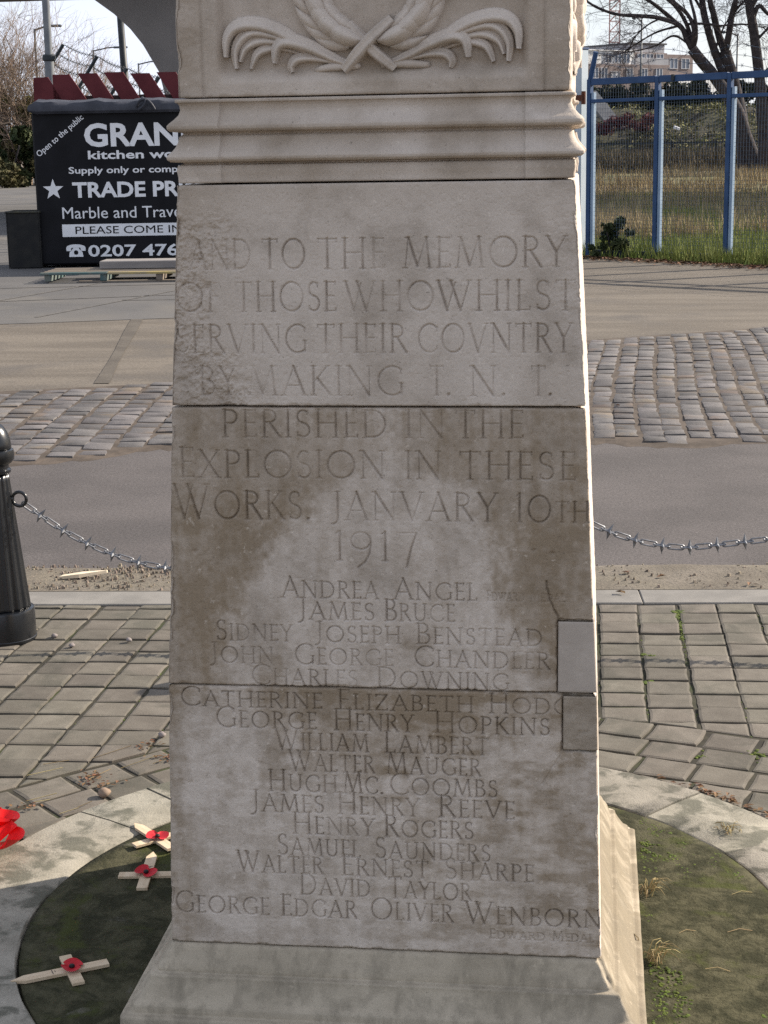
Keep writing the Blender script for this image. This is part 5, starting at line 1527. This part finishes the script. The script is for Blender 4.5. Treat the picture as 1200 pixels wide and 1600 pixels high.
def twigs(mb, p, d, L, r, lev, rr, spread=.6, droop=0., n=(2, 4), sides=3, kink=.18):
    pts = [Vector(p)]; d = Vector(d).normalized(); seg = 4 if lev > 0 else 3
    for k in range(seg):
        d = (d + Vector((rr.gauss(0, kink), rr.gauss(0, kink), rr.gauss(0, kink) - droop))).normalized()
        pts.append(pts[-1] + d * (L / seg))
    mb.tube(pts, [max(r * (1 - .6 * i / seg), .25 * r) for i in range(seg + 1)], sides, cap=False)
    if lev <= 0: return
    for k in range(rr.randint(*n)):
        t = rr.uniform(.3, 1.0); i = min(int(t * seg), seg - 1); q = pts[i].lerp(pts[i + 1], t * seg - i)
        b_ = (d + Vector((rr.gauss(0, spread), rr.gauss(0, spread), rr.gauss(0, spread)))).normalized()
        twigs(mb, q, b_, L * rr.uniform(.5, .75), r * .58, lev - 1, rr, spread, droop, n, sides, kink)
m_bark = pm('dark_bark', (.035, .030, .034), (.06, .05, .052), 6, .95, bmp=(20, .6, .02))
m_twig = pm('thin_twigs', (.060, .050, .055), (.09, .075, .08), 3, .95)
m_brown_twig = pm('brown_twigs', (.16, .115, .085), (.24, .18, .135), .6, .95, island=.3)
m_ever = pm('evergreen_leaves', (.018, .030, .010), (.045, .055, .018), .9, .8, island=.45)
# right-hand trees, limbs given in metres in the tree's own plane (x, height)
def tree(loc, label, limbs, seed, twig_n=(26, 3), droop=.05, tl=1.5):
    t = empty('bare_tree', loc, label, 'tree', 'bare trees beyond the blue fence')
    rr = random.Random(seed); mb = MB(); mt = MB()
    for li, (pts, r0, r1) in enumerate(limbs):
        P = cr([Vector((x - loc[0], (0 if li < 2 else rr.uniform(-.3, .3)) * (1 if k else 0), z)) for k, (x, z) in enumerate(pts)], 6); n = len(P)
        mb.tube(P, [r0 + (r1 - r0) * (k / (n - 1)) + .012 * rr.random() for k in range(n)], 9 if r0 > .1 else 6)
        cnt = twig_n[0] if r0 < .2 else twig_n[1]
        for k in range(cnt):
            q = rr.uniform(.25, 1.0) ** .8; i = min(int(q * (n - 1)), n - 2); p = P[i].lerp(P[i + 1], q * (n - 1) - i)
            d = (P[i + 1] - P[i]).normalized() + Vector((rr.gauss(0, .55), rr.gauss(0, .5), rr.gauss(.05, .55)))
            twigs(mt, p, d, tl * rr.uniform(.5, 1.3), .015, 3, rr, .5, droop, (2, 4))
    mb.build('trunk', m_bark, t, smooth=True); mt.build('crown', m_twig, t)
    return t
tree((6.7, 70, 0), 'bare tree with a leaning trunk and long branches arching over the distant flats', [
    ([(6.75, .1), (6.52, 1.0), (6.16, 1.89), (5.75, 3.03), (4.9, 4.25), (4.3, 4.95), (3.95, 5.40)], .30, .20),
    ([(3.95, 5.40), (3.75, 5.75), (3.45, 6.30), (2.6, 6.62), (1.88, 6.71), (.95, 6.80), (.1, 7.12), (-.6, 7.6)], .12, .035),
    ([(3.95, 5.40), (3.70, 6.05), (2.89, 6.81), (2.12, 7.32), (1.2, 7.75), (.3, 8.0)], .11, .03),
    ([(3.95, 5.40), (3.80, 6.2), (3.35, 6.95), (2.6, 7.6), (1.9, 8.3)], .10, .03),
    ([(3.97, 5.40), (4.0, 6.1), (3.75, 6.7), (3.13, 7.29), (2.8, 8.1), (2.2, 9.0)], .10, .03),
    ([(4.0, 5.35), (4.10, 5.9), (4.02, 6.6), (3.8, 7.6), (3.7, 9.0)], .09, .03),
    ([(3.45, 6.30), (2.6, 6.1), (1.9, 5.72), (1.3, 5.35)], .045, .015),
    ([(3.8, 5.6), (3.2, 5.9), (2.5, 5.55), (1.7, 5.35), (1.1, 5.3)], .04, .012),
    ([(2.7, 6.6), (2.2, 6.35), (1.7, 5.9), (1.35, 5.2)], .035, .012),
    ([(3.7, 6.35), (4.4, 6.35), (5.1, 6.25), (5.9, 6.3), (6.8, 6.15)], .05, .02)], 3, (12, 2), .035)
tree((5.95, 70.4, 0), 'bare tree forking into dark upright stems, next to the leaning one', [
    ([(6.25, .4), (6.05, 2.2), (5.86, 3.2), (5.55, 4.4), (5.36, 5.0), (5.3, 5.30)], .30, .22),
    ([(5.95, 2.9), (5.55, 3.9), (5.15, 4.66), (4.88, 5.3), (4.67, 5.9), (4.42, 6.77), (4.30, 7.6), (4.1, 9.4)], .20, .10),
    ([(5.3, 5.25), (5.05, 5.9), (4.80, 6.76), (4.62, 7.4), (4.5, 9.2)], .16, .08),
    ([(5.3, 5.25), (5.40, 5.9), (5.52, 6.74), (5.66, 7.35), (5.8, 8.2), (6.1, 9.6)], .14, .06),
    ([(4.45, 6.7), (3.9, 7.6), (3.5, 8.8)], .06, .02), ([(5.5, 6.7), (6.0, 7.2), (6.7, 7.6)], .05, .02), ([(4.9, 5.4), (5.3, 6.4), (5.9, 6.9)], .04, .015)], 8, (16, 5), .04)
tree((6.9, 69.6, 0), 'bare tree with one straight dark trunk at the picture edge', [
    ([(6.95, .2), (6.85, 1.88), (6.72, 3.2), (6.56, 4.5), (6.32, 5.99), (6.10, 7.21), (5.9, 9.4)], .27, .14),
    ([(6.25, 6.4), (6.5, 6.95), (6.95, 6.60), (7.6, 6.9)], .10, .03), ([(6.2, 6.9), (6.42, 7.3), (6.9, 8.3)], .10, .04), ([(6.4, 5.6), (7.1, 6.3), (7.9, 6.9)], .06, .02), ([(6.6, 4.2), (7.2, 4.8), (7.9, 5.0)], .05, .02)], 12, (16, 4), .04)
tree((11.5, 72, 0), 'bare tree standing past the picture edge beyond the fence', [
    ([(11.5, .2), (11.4, 2.4), (11.2, 5.0), (11.1, 9.0)], .24, .10), ([(11.2, 5), (10.4, 6.8), (9.7, 8.8)], .10, .03), ([(11.3, 4), (12.2, 6), (12.9, 8.5)], .09, .03)], 15, (16, 5))

m_faded = pm('faded_leaves', (.10, .088, .034), (.17, .142, .062), .8, .9, island=.4)
# thicket at the far left: bare shrubs over evergreens
def shrub(loc, h, n, seed, label, w=.9):
    t = empty('bare_shrub', loc, label, 'shrub', 'bare brown shrubs by the road')
    rr = random.Random(seed); mt = MB(); mk = MB()
    for k in range(n):
        x, y = rr.gauss(0, w * .55), rr.gauss(0, w * .5)
        d = Vector((x * .16 + rr.gauss(0, .10), rr.gauss(0, .12), 1))
        twigs(mk if k < 3 else mt, (x, y, -.1), d, h * rr.uniform(.40, .70), .055, 0 if k < 3 else 4, rr, .42, -.02, (3, 4), 3, .12)
    mk.build('stems', m_brown_twig, t); mt.build('branches', m_brown_twig, t)
    leaf_cloud('foliage', [(rr.gauss(0, w * .9), rr.gauss(0, w * .7), h * rr.uniform(.10, .55), rr.uniform(.5, 1.0)) for q in range(12)], 3600, .13, m_faded, t)
for (x, y, h, n, s, lb) in ((-33.2, 95, 9.6, 16, 31, 'tallest bare brown shrub by the far road'), (-31.6, 93, 9.0, 15, 32, 'bare brown shrub behind the thick grey pole'), (-30.0, 97, 7.8, 15, 33, 'lower bare shrub tapering towards the red rack'),
                            (-35.4, 98, 9.2, 14, 34, 'bare brown shrub at the outer edge of the thicket'), (-28.9, 99, 6.2, 13, 35, 'smallest bare shrub behind the barbed wire')):
    shrub((x, y, 0), h, n, s, lb)
def evergreen(loc, w, h, n, seed, label, sz=.22, m=None):
    t = empty('evergreen_bush', loc, label, 'bush', None)
    rr = random.Random(seed)
    cl = [(rr.gauss(0, w * .45), rr.gauss(0, w * .35), h * rr.uniform(.08, .85), w * rr.uniform(.12, .34)) for k in range(26)]
    leaf_cloud('foliage', cl, n, sz, m or m_ever, t)
    mb = MB()
    for k in range(5): mb.tube([(rr.gauss(0, .2) * w, 0, -.1), (rr.gauss(0, .4) * w, rr.gauss(0, .2) * w, h * .6)], .04 * w / 2, 5)
    mb.build('stems', m_bark, t)
    return t
evergreen((-32.9, 90, 0), 2.2, 3.6, 9000, 41, 'dark evergreen bush at the foot of the bare thicket, beside the road')
evergreen((-30.3, 92, 0), 2.2, 3.4, 9000, 42, 'dark evergreen bush behind the black sign board edge')
evergreen((-35.6, 92, 0), 2.4, 3.8, 9000, 43, 'dark evergreen bush at the picture edge below the brown twigs')
evergreen((-31.8, 86, 0), 1.8, 1.6, 6000, 45, 'low brown green bush spilling on to the far road edge', .16, pm('olive_leaves', (.05, .05, .02), (.085, .075, .03), .9, .85, island=.4))
evergreen((.36, 26.75, 0), .34, .66, 2600, 44, 'dark green bush growing at the foot of the blue fence', .035, m_ever)

# hedge, red brambles, railing and ramp on the embankment
hd = empty('hedge', (7, 103, 3.5), 'long dark hedge along the top of the embankment', 'hedge')
rr = random.Random(4)
cl = [(x + rr.gauss(0, .2), rr.gauss(0, .3), rr.uniform(.1, 1.35), rr.uniform(.45, .75)) for x in np.arange(-17, 16, .42) for q in (0, 1)]
leaf_cloud('foliage', cl, 42000, .17, pm('hedge_leaves', (.012, .016, .010), (.028, .032, .016), .8, .9, island=.4), hd)
mb = MB()

for x in np.arange(-16, 15, 1.1): mb.tube([(x, 0, -.4), (x + .1, .05, .9)], .05, 5)
mb.build('stems', m_bark, hd)
rb = empty('red_brambles', (1.3, 94.5, 2.2), 'patch of dark red bramble stems on the bank below the hedge', 'brambles')
cl = [(x + rr.gauss(0, .1), rr.gauss(0, .4), rr.uniform(.2, .9), rr.uniform(.3, .5)) for x in np.arange(-4.6, 2.0, .28)]
leaf_cloud('foliage', cl, 5200, .085, pm('bramble_red', (.11, .022, .026), (.075, .022, .02), .9, .9, island=.4), rb)
mb = MB()
for x in np.arange(-4.4, 1.9, .5): mb.tube([(x, 0, -.4), (x + .2, 0, .7)], .03, 4)
mb.build('stems', m_bark, rb)
rl = empty('railing', (6, 87, .6), 'low dark railing at the foot of the embankment', 'railing')
m_rail = pm('railing_black', (.014, .018, .022), (.022, .026, .030), 3, .6)
for x in np.arange(-8.6, 9, 2.2):
    mb = MB(); mb.box((x, 0, .62), (.08, .08, 1.30)); mb.build('post', m_rail, rl)
for z in (1.14, .22):
    mb = MB(); mb.box((.1, -.062, z), (17.8, .04, .07)); mb.build('rail', m_rail, rl)
mb = MB()
for x in np.arange(-8.5, 9, .15): mb.tube([(x, .0, .0), (x, .0, 1.22)], .016, 4)
mb.build('pickets', m_rail, rl)
mb = MB()

mb.add([(-.55, 0, 1.95), (1.15, -2.2, -.15), (2.0, -2.2, -.15), (.35, 0, 1.95), (-.55, .15, 1.75), (1.15, -2.05, -.35), (2.0, -2.05, -.35), (.35, .15, 1.75)], [(0, 1, 2, 3), (7, 6, 5, 4), (0, 4, 5, 1), (1, 5, 6, 2), (2, 6, 7, 3), (3, 7, 4, 0)])
o = mb.build('concrete_ramp', pm('ramp_grey', (.26, .25, .24), (.20, .19, .18), 1, .9), loc=(-.1, 98.5, 2.75)); tag(o, 'pale concrete ramp running down the bank beside the hedge', 'ramp')
mb = MB(); mb.box((0, 0, .09), (.34, .2, .18), bev=.03); o = mb.build('litter_bag', m_white, loc=(4.55, 94.0, 2.42)); tag(o, 'small white scrap of litter caught on the bank', 'litter'); o.rotation_euler = (.2, .3, .4)

# distant flats; distance haze is put into the paled brick and glass colours
bl = empty('apartment_building', (0, 180, 0), 'distant brick and white block of flats behind the bare trees', 'building', rz=.76)
bl.scale = (1.40, 1, 1)
m_brick = pm('red_brown_brick', (.19, .150, .140), (.225, .182, .17), 1.5, .9, speck=.15, speck_scale=10)
m_rend = pm('white_render', (.74, .73, .71), (.80, .79, .78), .6, .85)
m_grey = pm('grey_cladding', (.27, .27, .29), (.32, .32, .34), .6, .7)
m_glass = pm('window_glass', (.11, .135, .18), (.15, .18, .23), .6, .15, spec=.7)
m_frame = pm('window_frame_white', (.45, .45, .47), rough=.6)
def part(name, x0, x1, z0, z1, y0, y1, m, bev=.02):
    mb = MB(); mb.box(((x0 + x1) / 2, (y0 + y1) / 2, (z0 + z1) / 2), (x1 - x0, y1 - y0, z1 - z0), bev=bev); return mb.build(name, m, bl)
part('brick_storeys', -16, 8.15, 2.5, 9.88, 0, 12, m_brick)
part('white_storey', -14, 4.55, 9.885, 11.20, .25, 12, m_rend)
part('grey_storey', 4.56, 8.15, 9.885, 10.55, .12, 12, m_grey)
part('upper_storey', 4.56, 8.15, 10.555, 11.15, .35, 12, m_brick)
part('penthouse', 4.85, 8.45, 11.205, 12.05, 1.2, 10, m_grey)
part('penthouse_roof', 4.7, 8.6, 12.055, 12.22, 1.0, 10.3, pm('roof_dark', (.06, .06, .065), (.08, .08, .085), 1, .8))
part('wing', 8.16, 11.2, 8.9, 11.05, .6, 12, m_brick)
part('wing_base', 8.16, 14.5, 2.5, 8.895, .4, 12, m_rend)
part('roof_edge', -14.1, 4.62, 11.205, 11.30, .1, 12.1, m_rend)
part('stair_roof', -2.4, -.2, 11.305, 12.0, 2.0, 6, m_grey)
def window(x0, x1, z0, z1, y, curtain=False):
    w = part('window', x0, x1, z0, z1, y - .03, y + .02, m_frame if curtain else m_glass, 0)
    mb = MB(); t = .05
    mb.box(((x0 + x1) / 2, y - .05, z1 + t / 2), (x1 - x0 + 2 * t, .08, t)); mb.box(((x0 + x1) / 2, y - .05, z0 - t / 2), (x1 - x0 + 2 * t, .08, t))
    mb.box((x0 - t / 2, y - .05, (z0 + z1) / 2), (t, .08, z1 - z0)); mb.box((x1 + t / 2, y - .05, (z0 + z1) / 2), (t, .08, z1 - z0)); mb.box(((x0 + x1) / 2, y - .06, (z0 + z1) / 2), (.06, .06, z1 - z0))
    mb.build('frame', m_frame, w)
for x in (1.75, 2.75, 3.65, -1.6, -3.4, -5.2, -7): window(x - .32, x + .32, 10.05, 10.98, .25)
for x in (.25, 1.2, 3.85, -1.5, -3.5, -5.5, 5.4, 7.0): window(x - .30, x + .30, 8.45, 9.45, 0)
window(1.95, 2.80, 8.40, 9.10, 0, True)
for x in (.25, 1.2, 2.5, 3.85, -1.5, -3.5, -5.5, 5.4, 7.0): window(x - .30, x + .30, 5.6, 6.8, 0)
for x in (5.3, 6.2, 7.3): window(x - .35, x + .35, 10.62, 11.0, .35)
for x in (9.0, 10.3): window(x - .4, x + .4, 9.6, 10.6, .6)
for x in (9.2, 10.8, 12.6): window(x - .45, x + .45, 6.2, 7.6, .4)

# tower crane mast beyond
cn = empty('tower_crane', (3.25, 260, 0), 'pale red lattice tower crane mast beyond the flats', 'crane')
m_cr = pm('faded_crane_red', (.48, .26, .22), (.55, .32, .28), 1, .7)
mb = MB(); hw = .75
for sx in (-1, 1):
    for sy in (-1, 1): mb.box((sx * hw, sy * hw, 21), (.16, .16, 42))
for k in range(28):
    z = k * 1.5
    for sy in (-1, 1):
        mb.tube([(-hw, sy * hw, z), (hw, sy * hw, z + 1.5)], .06, 4); mb.tube([(sy * hw, hw, z), (sy * hw, -hw, z + 1.5)], .06, 4); mb.tube([(-hw, sy * hw, z), (hw, sy * hw, z)], .05, 4)
mb.build('mast', m_cr, cn)
mb = MB(); mb.box((9, 0, 43), (44, .9, 1.0)); mb.build('jib', m_cr, cn)
mb = MB(); mb.box((1.3, 0, 41.6), (1.5, 1.3, 1.7), bev=.1); mb.build('cab', m_rend, cn)
